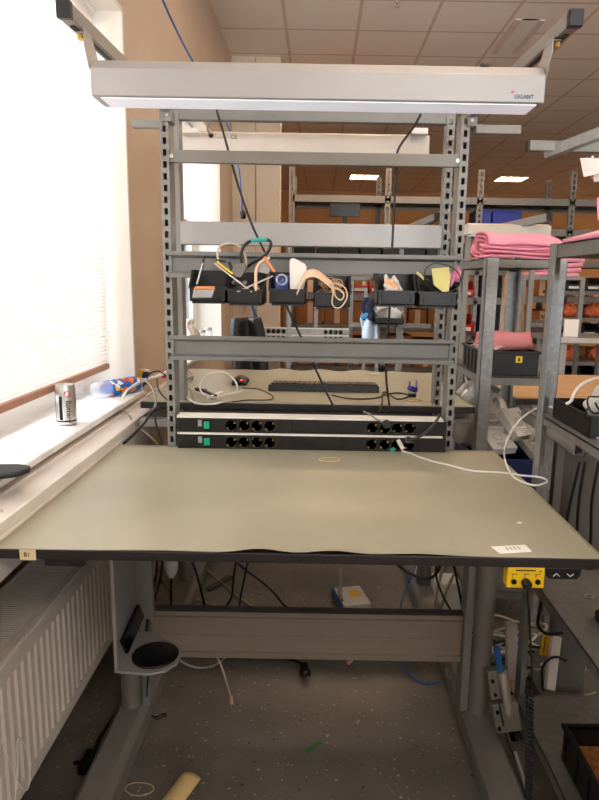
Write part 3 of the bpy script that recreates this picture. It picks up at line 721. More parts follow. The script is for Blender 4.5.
# white USB lead running over the mat to the right rack
t = thing('usb_cable', 'white cable with blue plug running across the mat and off its right edge', 'cable', at(395, 449, z=TZ+.003))
zt = TZ+.0035
pts = [at(402, 451, z=zt), at(412, 454, z=zt), at(428, 460, z=zt), at(448, 465, z=zt), at(470, 470.5, z=zt), at(488, 472, z=zt), at(505, 473, z=zt), at(522, 475.5, z=zt+.002),
       at(538, 477, z=zt+.006), at(546, 479.5, z=zt+.006), at(546, 482.5, z=zt+.004), at(535, 485.5, z=zt+.002), at(520, 481, z=zt), at(511, 474, z=zt+.002), at(505, 460, y=1.80), at(505, 448, y=1.79), at(511, 432, y=1.785), at(520, 420, y=1.78), at(530, 412, y=1.775), at(544, 406, y=1.76), at(556, 409, y=1.73)]
MB().curve(pts, .0028, 8).build('lead', 'white_cable', t)
MB().bar(at(398, 440, y=1.925), at(403, 449, y=1.93), .009, .012).build('white_plug', 'white_plastic', t, .002)
MB().bar(at(391, 450, z=TZ+.006), at(400, 448.5, z=TZ+.006), .013, .010).build('blue_plug', 'teal_plastic', t, .002)
cable('blue_cable', 'thin blue cable lying along the right back edge of the near mat', [at(u, v, z=TZ+.003) for u, v in ((401, 449), (415, 449.4), (430, 449), (441, 448.6), (447, 449.5))], .0018, 'blue_cable')

# ================================================================ SILL THINGS
c = at(66.5, 424, z=.881); c = V3(-.757, c.y, .8805)
t = thing('drink_can', 'silver and black drink can standing on the near window sill', 'can', c)
MB().lathe([(.0, 0), (.024, 0), (.0295, .007), (.0295, .112), (.026, .121), (.0265, .123), (.0245, .123), (.022, .119), (0, .119)], c, 30).build('can_body', 'steel', t)
MB().lathe([(.0297, .012), (.0297, .016)], c, 30).build('base_band', 'gloss_black', t)
def arc_patch(a0, a1, z0, z1, m, name):
    n = 12; vs = []; r = .0299
    for z in (z0, z1):
        for k in range(n+1): a = a0+(a1-a0)*k/n; vs.append((c.x+r*math.sin(a), c.y-r*math.cos(a), c.z+z))
    MB().add(vs, [(k, k+1, n+2+k, n+1+k) for k in range(n)]).build(name, m, t)
arc_patch(-1.75, -.95, .02, .114, 'gloss_black', 'black_panel')
arc_patch(-.3, .02, .018, .09, 'gloss_black', 'black_stripe')
arc_patch(-.95, -.85, .02, .114, 'tin_grey', 'grey_stripe')
vs = []
for k in range(16): a = 2*PI*k/16; th = .55+.34*math.cos(a); vs.append((c.x+.0300*math.sin(th), c.y-.0300*math.cos(th), c.z+.097+.0105*math.sin(a)))
MB().add(vs, [tuple(range(16))]).build('red_disc', 'logo_red', t)
Rt = Matrix(((0, math.cos(.62), math.sin(.62)), (0, math.sin(.62), -math.cos(.62)), (-1, 0, 0)))     # text reading downwards
o = text('brand_lettering', 'Battery', .023, 'ink', t, Rt, c+V3(.0303*math.sin(.62), -.0303*math.cos(.62), .044))
c2 = at(104, 385, z=.88)
t = thing('water_bottle', 'clear bottle with bright blue printed sleeve lying on the far window sill end', 'bottle', at(120, 388, z=.881))
p0, p1 = at(93, 391, z=.912), at(139, 383, z=.912); d = (p1-p0).normalized(); R = d.to_track_quat('Z', 'Y').to_matrix(); Ln = (p1-p0).length
MB().lathe([(.0, 0), (.022, .002), (.030, .012), (.031, .07*1)], p0, 24, R).build('bottle_base', 'clear_plastic', t)
MB().lathe([(.029, .065), (.031, .07), (.031, Ln*.86), (.026, Ln*.95)], p0, 24, R).build('printed_sleeve', 'printed_blue', t)
MB().lathe([(.024, Ln*.95), (.012, Ln*1.05), (.012, Ln*1.10)], p0, 20, R).build('cap', 'bright_blue', t)
c = at(141, 383, z=.90)
t = thing('snack_tube', 'tilted yellow and blue drink carton at the far end of the sill', 'carton', c+V3(0, 0, -.02))
R = roty(.25)
MB().lathe([(0, 0), (.026, 0), (.026, .058)], c, 20, R).build('can_body', 'yellow', t)
vs = []
for z in (.002, .054):
    for k in range(11): a = .15+1.9*k/10; vs.append(R @ V3(.0264*math.sin(a), -.0264*math.cos(a), z)+c)
MB().add(vs, [(k, k+1, 12+k, 11+k) for k in range(10)]).build('blue_wrap', 'blue_crate', t)
MB().lathe([(.026, .058), (.024, .062), (.0, .062)], c, 20, R).build('rim', 'steel', t)
# dark pouch at the left edge of the sill
c = at(8, 473, z=.885); 
t = thing('glasses_case', 'two dark grey flat pads stacked at the near end of the sill', 'case', c)
for k, dz in enumerate((0, .012)):
    pts = [at(u, v, z=.884+dz) for u, v in ((-16, 468-k*0), (2, 467), (20, 467), (31, 468.5), (30, 471.5), (18, 476), (2, 478), (-16, 478))]
    MB().prism([(p.x-.003*k, p.y+.004*k) for p in pts], 'z', .8805+dz, .891+dz).build('pad', 'chair_black', t, .004)
p = at(0, 511, z=.839); tag(MB().lathe([(.006, 0), (.006, .004), (.0, .005)], (p.x, p.y, .838), 12).build('screw_cap', 'steel'), 'small round metal cap on top of the trunking at the left edge', 'cap')

# ================================================================ BENCH BACK TO BACK WITH THE NEAR ONE
NZ, NX0, NX1, NY0, NY1 = .90, -.612, .548, 2.175, 3.0
t = thing('workbench', 'second workbench back to back behind the near rack with keyboard on it', 'workbench', (0, 2.6, 0))
MB().box(NX0, NX1, NY0, NY1, NZ-.024, NZ-.0012).build('tabletop', 'dark_edge', t, .003)
def nmat(u, v):
    x = NX0+.006+u*(NX1-NX0-.012); y = NY0+.004+v*(NY1-NY0)
    e = max(0, 1-(NY1-y)/.05)
    return V3(x, y, NZ+e*e*.008*(.5+.5*math.sin(x*34+1))*(1 if -.25 < x < .36 else .2))
for sx, xc in ((-1, -.535), (1, .462)):
    MB().lathe([(.03, .075), (.03, NZ-.05)], (xc, 2.52, 0), 24).build('column', 'column_grey', t)
    MB().prism([(xc-.045, 0), (xc+.045, 0), (xc+.045, .055), (xc+.03, .075), (xc-.03, .075), (xc-.045, .055)], 'y', 2.2, 3.15).build('foot', 'column_grey', t, .003)
MB().box(-.5, .43, 2.56, 2.58, .3, .43).build('cross_beam', 'brushed_aluminium', t)
MB().box(NX0+.1, NX1-.1, 2.5, 2.54, NZ-.06, NZ-.024).build('under_frame', 'dark_metal', t)
MB().box(-.61, -.42, 2.15, 2.20, .815, .842).build('cable_tray', 'silver_paint', t, .002)
m_ = MB().grid(nmat, 80, 24, .002)
tag(m_.build('bench_mat', 'bench_mat'), 'grey green mat with rippled far edge on the second bench behind the rack', 'mat')
t = thing('bench_rack', 'second slotted rack just behind the near one, seen from its back', 'rack', (0, 2.2, 0))
upright(.4185, .82, 1.85, 'slotted_upright', t, 2.2, .027, .045)
MB().box(-.4915, -.463, 2.2, 2.255, .82, 1.85).build('plain_upright', 'grey_paint', t, .002)
MB().box(-.492, .435, 2.205, 2.235, 1.828, 1.864).build('cross_bar', 'rail_paint', t, .002)
pr = [(2.20, 1.510), (2.23, 1.510), (2.23, 1.432), (2.20, 1.432), (2.20, 1.440), (2.222, 1.440), (2.222, 1.503), (2.20, 1.503)]
MB().box(-.465, .406, 2.198, 2.24, 1.433, 1.509).build('shelf_back', 'silver_paint', t, .003)
MB().box(-.47, .53, 2.245, 2.26, .845, .862).build('lower_rail', 'grey_paint', t, .002)
MB().box(.40, .54, 2.20, 2.25, .835, .850).build('end_bracket', 'grey_paint', t, .002)
t = thing('task_lamp', 'white strip lamp of the second bench seen from behind between the cross bars', 'lamp', (0, 2.5, 1.80))
a, b_ = at(180, 150, y=2.5), at(430, 136, y=2.5)
MB().prism([(2.50, a.z), (2.50, b_.z), (2.54, b_.z+.012), (2.58, b_.z), (2.58, a.z)], 'x', a.x-.02, b_.x).build('housing', 'dull_white', t, .002)
MB().box(a.x, b_.x-.02, 2.505, 2.575, a.z-.003, a.z).build('diffuser', 'lamp_diffuser', t)
p = at(190, 130, y=2.46); MB().box(p.x-.035, p.x+.03, 2.46, 2.5, p.z-.01, p.z+.008).build('mount_block', 'white_plastic', t, .002)
p = at(420, 131, y=2.46); MB().box(p.x-.03, p.x+.03, 2.46, 2.5, p.z-.01, p.z+.012).build('mount_block', 'steel', t, .002)
p = at(234, 137, y=2.4985); text('mark_lettering', 'CE', .02, 'ink', t, FRONT, p)
p = at(222, 137.5, y=2.4985); text('print_lettering', 'AC 230 V', .008, 'tin_grey', t, FRONT, p)
p = at(210.5, 135, y=2.49); MB().lathe([(.0085, 0), (.0085, .006), (0, .008)], p+V3(0, .01, 0), 16, rotx(PI/2)).build('cable_gland', 'black_plastic', t)
MB().curve([at(211, 134, y=2.485), at(208, 131, y=2.47), at(208, 126, y=2.46), at(211, 121, y=2.45)], .0035).build('lead', 'grey_cable', t)

# keyboard seen from behind
t = thing('keyboard', 'long black computer keyboard seen from behind on the second bench', 'keyboard', at(323, 390, z=NZ))
a, b_ = at(268, 391.5, z=NZ+.002), at(379, 392.5, z=NZ+.002)
L_ = (b_-a).length
ky = a.y+.012
MB().prism([(ky, NZ+.001), (ky+.005, NZ+.026), (ky+.15, NZ+.014), (ky+.15, NZ+.001)], 'x', a.x, b_.x).build('keyboard_case', 'black_plastic', t, .003)
def zk(y): return NZ+.0265-(y-ky)*.083
rows = MB()
for r_, yy in enumerate((.012, .040, .059, .078, .097, .116)):
    x = a.x+.012
    while x < b_.x-.02:
        if r_ == 0 and (abs(((x-a.x)/L_*6) % 1.5-1.35) < .12): x += .02; continue
        rows.box(x, x+.0165, ky+yy, ky+yy+.0165, zk(ky+yy)-.002, zk(ky+yy)+.006); x += .0195
rows.build('keys', 'dark_metal', t)
# trackball mouse
c = at(239, 386, z=NZ+.001)
t = thing('computer_mouse', 'black computer mouse with small red light on the second bench', 'mouse', c)
MB().grid(lambda u, v: c+V3((u-.5)*.062, v*.11, .036*max(0, math.sin(PI*min(1, .12+u*.76)))**.7*max(0, math.sin(PI*(.06+.88*v)))**.6), 14, 14, .002).build('shell', 'black_plastic', t)
MB().box(c.x-.03, c.x+.03, c.y+.005, c.y+.105, NZ+.001, NZ+.010).build('base', 'gloss_black', t, .003)
p = at(241, 380.5, y=c.y+.004); MB().lathe([(.004, 0), (.004, .004), (0, .005)], p+V3(0, .008, 0), 10, rotx(PI/2)).build('red_sensor_light', 'red_light', t)
zz = NZ+.004
cable('white_cable', 'white cable coiled in loops at the left of the second bench', [at(u, v, z=zz+.01*k) for k, (u, v) in enumerate(((185, 396), (196, 403), (212, 404))) ]+[at(222, 402, z=zz+.02), at(235, 398, y=2.34), at(237, 385, y=2.36), at(229, 374.5, y=2.36), at(218, 372, y=2.36), at(208, 375, y=2.35), at(200, 384, z=zz+.02), at(203, 394, z=zz+.01), at(215, 397, z=zz), at(230, 394, z=zz), at(243, 390, z=zz)], .0034, 'white_cable')
t = thing('cable_plug', 'black and white cable plug lying among white loops on the second bench', 'plug', at(215, 392, z=NZ+.004))
MB().bar(at(196, 389, z=NZ+.012), at(206, 391, z=NZ+.012), .014, .012).build('black_plug', 'black_plastic', t, .002)
MB().bar(at(206, 391.5, z=NZ+.012), at(216, 396, z=NZ+.012), .010, .010).build('ferrite', 'gloss_black', t, .002)
MB().bar(at(208, 398, z=NZ+.010), at(222, 392, z=NZ+.010), .012, .008).build('white_plug', 'white_plastic', t, .002)
cable('black_cable', 'thin black cable curling beside the mouse on the second bench', [at(u, v, z=NZ+.004) for u, v in ((242, 388), (258, 389), (270, 394), (273, 398), (266, 400), (248, 400), (232, 402))], .002, 'black_cable')
cable('black_cable', 'black cable lying in front of the keyboard towards the blue connector', [at(u, v, z=NZ+.004) for u, v in ((332, 395), (345, 398), (360, 399), (376, 398), (388, 394), (400, 393), (411, 396))], .0028, 'black_cable')
cable('black_cable', 'black cable dropping off the second bench behind the socket strips', [at(u, v, z=NZ+.004) for u, v in ((413, 395), (398, 399), (384, 392), (382, 403))]+[at(379, 413, y=2.10)], .0028, 'black_cable')
t = thing('video_connector', 'dark blue video connector lying on the right of the second bench', 'connector', at(414, 390, z=NZ+.004))
MB().obox(at(412.5, 389, z=NZ+.018), .03, .03, .016, rotz(.6)@roty(.5)).build('hood', 'navy_connector', t, .003)
MB().obox(at(412, 395, z=NZ+.008), .026, .02, .012, rotz(.4)).build('shell', 'black_plastic', t, .002)
for k, dx in enumerate((-3, 4)): MB().cyl(at(412.5+dx, 389-k, z=NZ+.022), at(412.5+dx, 382-k, z=NZ+.024), .004, 8).build('thumbscrew', 'navy_connector', t)
tag(MB().tube(ringpath(at(414, 400, z=NZ+.003), .028, .016, 24, .1), .0016, 6, True, True).build('rubber_band', 'rubber_band'), 'pale rubber band on the second bench near the blue connector', 'rubber band')
p = at(372, 373.5, z=NZ+.01); tag(MB().obox(p, .07, .012, .004).build('pale_tag', 'dull_white'), 'small pale paper strip on the far edge of the second bench', 'paper strip')

# tangle of leads between the sill and the second bench
lds = [('white_cable', 'white lead draped over the left end of the second bench', .0042, [(123, 400, 2.10), (126, 392, 2.14), (134, 385, 2.2), (146, 379, 2.25), (157, 376, 2.28), (167, 371, 2.3)]),
       ('white_cable', 'second white lead beside the draped one at the bench end', .0038, [(122, 396, 2.14), (130, 389, 2.2), (140, 383, 2.24), (152, 378, 2.27), (168, 373, 2.3)]),
       ('grey_cable', 'grey lead looping from the sill end down past the second bench', .0036, [(141, 378, 2.2), (148, 383, 2.15), (154, 392, 2.08), (156, 402, 2.06), (152, 412, 2.05), (146, 420, 2.04), (138, 430, 2.03), (126, 441, 2.02), (118, 447, 2.0)]),
       ('black_cable', 'thick black lead curving down to the trunking corner', .0045, [(164, 406, 2.05), (156, 408, 2.04), (150, 414, 2.03), (145, 422, 2.02), (136, 432, 2.01), (122, 445, 2.0), (112, 452, 1.99)]),
       ('dark_metal', 'dark grey lead dropping straight behind the left upright', .0036, [(166, 406, 2.06), (158, 408, 2.06), (155, 416, 2.05), (157, 428, 2.05), (161, 440, 2.05), (163, 452, 2.04)]),
       ('grey_cable', 'grey lead crossing under the second bench corner', .0030, [(120, 410, 2.2), (128, 414, 2.18), (134, 424, 2.15), (142, 430, 2.12), (152, 438, 2.1), (160, 447, 2.08)]),
       ('black_cable', 'thin black lead arching over the bench corner by the jar', .0026, [(143, 387, 2.25), (149, 375, 2.25), (157, 371, 2.25), (164, 374, 2.25), (170, 380, 2.25)]),
       ('grey_cable', 'pale lead sagging across the bench corner', .0026, [(140, 377, 2.2), (143, 389, 2.2), (150, 398, 2.19), (158, 404, 2.18), (168, 405, 2.18)]),
       ('dark_metal', 'dark lead running along the left end of the second bench', .003, [(157, 379, 2.24), (158, 388, 2.2), (162, 395, 2.18), (170, 402, 2.17)])]
for m, l, r_, pts in lds: cable('cable', l, [at(u, v, y=y) for u, v, y in pts], r_, m)
for k, (m, l, r_, pts) in enumerate([('grey_cable', 'grey lead fanning out on the second bench right of the left upright', .003, [(183, 376), (187, 383), (192, 394), (195, 404)]),
                      ('black_cable', 'short black lead beside the left upright on the second bench', .0026, [(181, 384), (186, 380), (193, 377), (192, 380)]),
                      ('beige_cable', 'beige lead running right from the left upright on the second bench', .003, [(184, 384), (195, 391), (205, 396), (222, 398)]),
                      ('copper_orange', 'orange lead stub by the left upright on the second bench', .0028, [(181, 376), (188, 371), (192, 374)])]):
    cable('cable', l, [at(u, v, z=NZ+.006+.004*k) for u, v in pts], r_, m)
c = at(156, 384, z=NZ+.001); c.x = max(c.x, -.583)
t = thing('glass_jar', 'small clear brownish jar on the second bench corner beside the sill', 'jar', c)
MB().lathe([(.0, 0), (.024, .001), (.025, .05), (.020, .06), (.018, .06), (.022, .05), (.021, .004), (0, .004)], c, 20).build('jar_body', 'clear_plastic', t)
MB().lathe([(0, .062), (.021, .062), (.021, .072), (0, .073)], c, 18).build('lid', 'dull_white', t)
tag(MB().obox(at(166, 378, z=NZ+.001)+V3(0, 0, .018), .03, .02, .035).build('red_block', 'red_bin', None, .003), 'small red block behind the left upright near the jar', 'block')

# office chair behind the second bench
c = at(246, 345, y=3.36)
t = thing('office_chair', 'black office chair standing behind the second bench', 'chair', (c.x, 3.4, 0))
def cb_(u, v):
    w_ = .15*(1-.5*max(0, v-.72)**2*6); a = (u-.5)*w_
    return V3(c.x-.005+a+.045*(1-v), 3.42+.07*(2*u-1)**2*-1+.06*v, .70+v*.42)
MB().grid(cb_, 12, 16, .045).build('backrest', 'chair_black', t)
MB().box(c.x-.17, c.x+.19, 3.38, 3.72, .52, .585).build('seat', 'chair_black', t, .02)
MB().cyl((c.x+.01, 3.55, .12), (c.x+.01, 3.55, .52), .022, 14).build('gas_lift', 'black_plastic', t)
MB().bar((c.x+.02, 3.45, .54), (c.x+.02, 3.44, .86), .04, .012, (0, 1, 0)).build('back_bar', 'black_plastic', t, .003)
for k in range(5):
    a = 2*PI*k/5+.3; e = V3(c.x+.01+.24*math.cos(a), 3.55+.24*math.sin(a), .07)
    l_ = MB().bar((c.x+.01, 3.55, .11), e, .035, .025).build('leg', 'black_plastic', t, .004)
    MB().cyl(e+V3(-.012, 0, -.045), e+V3(.012, 0, -.045), .025, 12).build('caster', 'gloss_black', l_)

# ================================================================ GALVANISED RACKS ON THE RIGHT
def angle_post(parent, x, y, z0, z1, sx, sy, w1=.036, w2=.036, m='galvanised'):
    p = MB()
    p.box(min(x, x+sx*w1), max(x, x+sx*w1), y if sy > 0 else y-.002, y+.002 if sy > 0 else y, z0, z1)
    p.box(x if sx > 0 else x-.002, x+.002 if sx > 0 else x, min(y, y+sy*w2), max(y, y+sy*w2), z0, z1)
    o = p.build('post', m, parent)
    bl = MB()
    for z in (z1-.012, z1-.43, z0+.03): bl.cyl((x+sx*.018, y-.004, z), (x+sx*.018, y+.004, z), .004, 8)
    z = z0+.1
    return o
def shelf(parent, x0, x1, y0, y1, z, h=.03, m='shelf_steel'):
    s_ = MB(); s_.box(x0, x1, y0, y1, z-.003, z); s_.box(x0, x1, y0, y0+.002, z-h, z); s_.box(x0, x1, y1-.002, y1, z-h, z); s_.box(x0, x0+.002, y0, y1, z-h, z); s_.box(x1-.002, x1, y0, y1, z-h, z)
    return s_.build('shelf', m, parent)
AX0, AX1, AY0, AY1 = .589, .872, 2.30, 2.86
t = thing('shelf_rack', 'galvanised shelf rack beyond the near bench corner with a pink roll on top', 'rack', ((AX0+AX1)/2, (AY0+AY1)/2, 0))
for x, sx in ((AX0, 1), (AX1, -1)):
    for y, sy in ((AY0, 1), (AY1, -1)): angle_post(t, x, y, 0, 1.41, sx, sy, .042, .05)
for z in (1.408, .988, .46, .15): shelf(t, AX0+.003, AX1-.003, AY0+.003, AY1-.003, z)
BX0, BX1, BY0, BY1 = .603, 1.08, .93, 1.72
t = thing('shelf_rack', 'galvanised shelf rack at the right edge beside the near bench', 'rack', ((BX0+BX1)/2, (BY0+BY1)/2, 0))
for x, sx in ((BX0, 1), (BX1, -1)):
    for y, sy in ((BY0, 1), (BY1, -1)): angle_post(t, x, y, 0, 1.425, sx, sy, .030, .045)
for z, h in ((1.423, .034), (.975, .022), (.52, .03), (.118, .03)): shelf(t, BX0+.003, BX1-.003, BY0+.003, BY1-.003, z, h)

def roll(name, label, c, R, r0, ln, m, turns=3, squash=.75, pid='roll_sheet', ph=0.):
    t = thing(name, label, 'foam roll', c)
    # spiral sheet
    n = 26*turns
    def fn(u, v):
        a = 2*PI*turns*u+ph; r = r0*(.25+.75*u)
        return Vector(c)+R@V3((v-.5)*ln+.006*math.sin(a*2), r*math.cos(a)*1.0+.0*v, r0*squash*.98+squash*r*math.sin(a)+.003*math.sin(9*v+a*3))
    MB().grid(fn, n, 14, .006).build(pid, m, t)
    MB().tube([Vector(c)+R@V3((v-.5)*ln*.985, 0, r0*squash) for v in (0, .5, 1)], r0*.58*squash, 12).build('core', m, t)
    return t
zt = 1.409
p = at(511, 260, z=zt)
t = thing('pink_foam_roll', 'large pink foam roll lying folded on top of the galvanised rack', 'foam roll', (.735, 2.47, zt))
# folded foam: layered loops seen from the front with a rolled end at the left
Lx0, Lx1 = .585, .886
for k, (r_, dz) in enumerate(((.048, .053),)):
    pass
def fold(u, v):
    a = 2*PI*u*2.4+.6; r = .016+.032*u
    x = Lx0+.02+(Lx1-Lx0-.02)*v
    return V3(x+.006*math.sin(3*a+v*4)-.02*(1-v)*math.cos(a*.5)**2, 2.46+1.75*r*math.cos(a), zt+.0515+r*math.sin(a)*(1.02-.12*v-.25*max(0, v-.88)/.12)-.004*v+.0022*math.sin(v*9+a))
MB().grid(fold, 70, 18, .007).build('rolled_sheet', 'pink_foam', t)
MB().tube([(Lx0+.04+k*(Lx1-Lx0-.06)/5, 2.47, zt+.048) for k in range(6)], .017, 12).build('core', 'pink_foam', t)
for k in range(3):
    def lay(u, v, k=k):
        return V3(Lx0+.005+(Lx1-Lx0-.01)*u, 2.375+.04*v*(1+.2*k), zt+.006+.017*k+.004*math.sin(5*u+k)+.010*v)
    MB().grid(lay, 16, 6, .008).build('fold_layer', 'pink_foam', t)
MB().grid(lambda u, v: V3(.575+.05*u, 2.36+.12*v, zt+.004+.012*u*math.sin(6*v+1)**2), 8, 8, .004).build('loose_corner', 'pink_foam', t)
# black bin with pink roll on the second shelf
bz = .989
t = thing('parts_tub', 'black tub with yellow label under a pink roll on the galvanised rack', 'tub', (.72, 2.5, bz))
x0, x1, y0, y1 = .605, .812, 2.34, 2.66; b = MB()
b.box(x0, x1, y0, y1, bz, bz+.004); b.box(x0, x1, y0, y0+.005, bz, bz+.088); b.box(x0, x1, y1-.005, y1, bz, bz+.088); b.box(x0, x0+.005, y0, y1, bz, bz+.088); b.box(x1-.005, x1, y0, y1, bz, bz+.088)
b.box(x0-.006, x1+.006, y0-.006, y0+.005, bz+.08, bz+.09); b.box(x0-.006, x0+.005, y0, y1, bz+.08, bz+.09); b.box(x1-.005, x1+.006, y0, y1, bz+.08, bz+.09); b.box(x0-.006, x1+.006, y1-.005, y1+.006, bz+.08, bz+.09)
for k in range(5): b.box(x0-.004, x0, y0+.03+k*.06, y0+.04+k*.06, bz, bz+.08)
b.build('tub_body', 'black_plastic', t, .002)
p = at(519, 359.5, y=y0-.001); yl = MB().box(p.x-.012, p.x+.012, y0-.0022, y0-.0002, p.z-.012, p.z+.012).build('warning_label', 'yellow', t)
MB().box(p.x-.004, p.x+.004, y0-.003, y0-.0022, p.z-.006, p.z+.0).build('hand_mark', 'ink', yl)
MB().lathe([(.004, 0), (.002, .004)], V3(p.x, y0-.0025, p.z+.003), 10, rotx(PI/2)@Matrix.Scale(.2, 3, (0, 0, 1))).build('triangle_mark', 'ink', yl)
roll('pink_foam_roll', 'smaller salmon pink foam roll resting on the black tub with yellow label', (.715, 2.47, bz+.082), rotz(-.12), .044, .20, 'salmon_foam', 3, .85)
MB_ = MB().grid(lambda u, v: V3(.612+.09*u, 2.40+.18*v, bz+.088+.012*math.sin(5*u+3*v)**2), 14, 14, .002)
tag(MB_.build('plastic_film', 'white_film'), 'crumpled white film poking out of the left side of the black tub', 'film')
# blue crate of boxed goods
cz = .461
t = thing('blue_crate', 'dark blue plastic crate full of white boxes low on the galvanised rack', 'crate', (.75, 2.45, cz))
x0, x1, y0, y1, hh = .60, .86, 2.315, 2.70, .215
b = MB(); b.box(x0, x1, y0, y1, cz, cz+.005); b.box(x0, x1, y0, y0+.006, cz, cz+hh); b.box(x0, x1, y1-.006, y1, cz, cz+hh); b.box(x0, x0+.006, y0, y1, cz, cz+hh); b.box(x1-.006, x1, y0, y1, cz, cz+hh)
b.box(x0-.008, x1+.008, y0-.008, y0+.006, cz+hh-.012, cz+hh); b.box(x0-.008, x0+.006, y0, y1, cz+hh-.012, cz+hh); b.box(x1-.006, x1+.008, y0, y1, cz+hh-.012, cz+hh)
b.build('crate_body', 'blue_crate', t, .003)
MB().box(.74, .81, y0-.010, y0-.006, cz+hh-.07, cz+hh-.055).build('grip_slot', 'bright_blue', t, .001)
for k, (u, v, rz, rx, sx_, l) in enumerate(((496, 440, .35, .5, .11, 'white printed box leaning at the front left of the blue crate'), (516, 424, .55, .75, .10, 'white printed box tilted up in the middle of the blue crate'), (533, 425, .5, .7, .09, 'white printed box behind the middle one in the blue crate'), (532, 447, .2, .3, .07, 'small white box at the right of the blue crate'), (493, 420, -.2, .4, .08, 'white box with large lettering at the back of the blue crate'))):
    c = at(u, v, y=2.42+.02*k); R = rotz(rz)@rotx(rx)
    tt = thing('product_box', l, 'box', c)
    MB().obox(c, sx_, .13, .032, R).build('carton', 'paper', tt, .001)
    pp = MB()
    pp.tube([c+R@V3(.018*math.cos(a), .0+.018*math.sin(a), .0166) for a in [2*PI*i/16 for i in range(16)]], .0012, 4, False, True)
    for j in range(3): pp.obox(c+R@V3(0, -.035-.008*j, .0164), .05-.01*j, .003, .0006, R)
    pp.build('print', 'tin_grey', tt)
def blob_bag(name, label, c, sx_, sy_, sz_, m, seed=0, knot=True):
    rnd = random.Random(seed); ph = [rnd.uniform(0, 6) for _ in range(6)]
    t = thing(name, label, 'bag', c)
    def fn(u, v):
        a = 2*PI*u; h = v; r = math.sin(PI*min(.98, .12+.86*h))**.55
        w = 1+.10*math.sin(5*a+ph[0]+4*h)+.08*math.sin(9*a+ph[1]-7*h)
        return Vector(c)+V3(sx_*r*w*math.cos(a), sy_*r*w*math.sin(a), sz_*h+.02*math.sin(4*a+ph[2])*h)
    MB().grid(fn, 40, 16, .002).build('bag_film', m, t)
    MB().grid(lambda u, v: Vector(c)+V3(sx_*.25*math.cos(2*PI*u)*(1+v*.6), sy_*.25*math.sin(2*PI*u)*(1+v*.6), sz_*(.96+.16*v)+.012*math.sin(9*PI*u)), 20, 4, .002).build('gathered_neck', m, t)
    return t
blob_bag('plastic_bag', 'big crumpled whitish plastic bag hanging left of the blue crate', (.640, 2.60, .66), .085, .09, .25, 'white_film', 3)
blob_bag('plastic_bag', 'smaller crumpled whitish bag stuffed behind the boxes in the blue crate', (.735, 2.62, .66), .075, .07, .19, 'white_film', 8)
p = at(465, 398, y=2.5); tag(MB().obox(p, .035, .03, .06, roty(.7)).build('paper_sleeve', 'paper'), 'rolled white paper corner sticking out above the big plastic bag', 'paper')

# on the near right rack
sz_ = .9755
t = thing('parts_tray', 'open black tray with a tangle of leads on the right rack shelf', 'tray', (.80, 1.6, sz_))
x0, x1, y0, y1, hh = .625, .93, 1.43, 1.665, .052; b = MB()
b.box(x0, x1, y0, y1, sz_, sz_+.004); b.box(x0, x1, y0, y0+.004, sz_, sz_+hh); b.box(x0, x1, y1-.004, y1, sz_, sz_+hh); b.box(x0, x0+.004, y0, y1, sz_, sz_+hh); b.box(x1-.004, x1, y0, y1, sz_, sz_+hh)
b.build('tray_body', 'bin_black', t, .0015)
for k in range(7):
    r_ = random.uniform(.02, .06); cx_, cy_ = random.uniform(.70, .80), random.uniform(1.50, 1.60); R = rotx(random.uniform(-.5, .5))@roty(random.uniform(-.5, .5))
    pts = [V3(cx_, cy_, sz_+.05+.008*(k % 4))+R@V3(r_*math.cos(a), .8*r_*math.sin(a), .01*math.sin(3*a)) for a in [2*PI*i/14+k for i in range(12)]]
    cable('black_cable', ['first', 'second', 'third', 'fourth', 'fifth', 'sixth', 'seventh'][k]+' black lead of the tangle in the open black tray', pts, .0022, 'black_cable', group='leads tangled in the open tray')
blob_bag('white_pouch', 'bulging white pouch standing in the open black tray at the right edge', (.765, 1.61, sz_+.006), .07, .05, .085, 'white_plastic', 5)
cable('white_cable', 'white lead arching up out of the open black tray', [at(u, v, y=1.56) for u, v in ((566, 404), (571, 401), (574, 394), (579, 387), (588, 381), (599, 378), (612, 380))], .0040, 'white_cable')
pp = [at(571, 425.5, z=sz_+.001), at(599, 432, z=sz_+.001), at(640, 440, z=sz_+.001), at(640, 452, z=sz_+.001), at(600, 440, z=sz_+.001)]
tag(MB().prism([(p.x, p.y) for p in pp], 'z', sz_+.0005, sz_+.003).build('paper_sheet', 'paper'), 'white paper sheet lying in front of the open black tray', 'paper')
p = at(587, 428, z=sz_); t = thing('white_adapter', 'small white plug hanging over the front of the open black tray', 'plug', p)
MB().lathe([(0, 0), (.008, .002), (.008, .014), (0, .018)], p+V3(0, 0, .001), 12).build('plug_body', 'white_plastic', t)
MB().curve([p+V3(0, 0, .016), at(585, 415, y=1.39), at(589, 407, y=1.42)], .002).build('lead', 'black_cable', t)
tag(MB().grid(lambda u, v: V3(.612+.30*u, 1.30+.36*v, 1.424+.004+.032*math.sin(PI*min(1, u*1.1))*(.7+.3*math.sin(3*v))), 20, 16, .010).build('foam_sheet', 'pink_foam'), 'pale pink foam sheet bulging on top of the right rack', 'foam sheet')
zs = .5205
t = thing('metal_fixture', 'brown and black clamp fixture on the middle shelf of the right rack', 'fixture', (.72, 1.40, zs))
MB().box(.685, .80, 1.36, 1.44, zs, zs+.025).build('base_plate', 'black_plastic', t, .003)
MB().box(.680, .76, 1.37, 1.42, zs+.025, zs+.055).build('jaw', 'strap_beige', t, .004)
MB().cyl((.67, 1.395, zs+.035), (.70, 1.395, zs+.035), .012, 12).build('knob', 'black_plastic', t)
p = at(589, 597, z=zs); tag(MB().tube(ringpath(p+V3(0, 0, .002), .012, .009, 14, .0), .0018, 5, True, True).build('metal_clip', 'tin_grey'), 'small square metal clip lying on the middle shelf of the right rack', 'clip')
zl = .1185
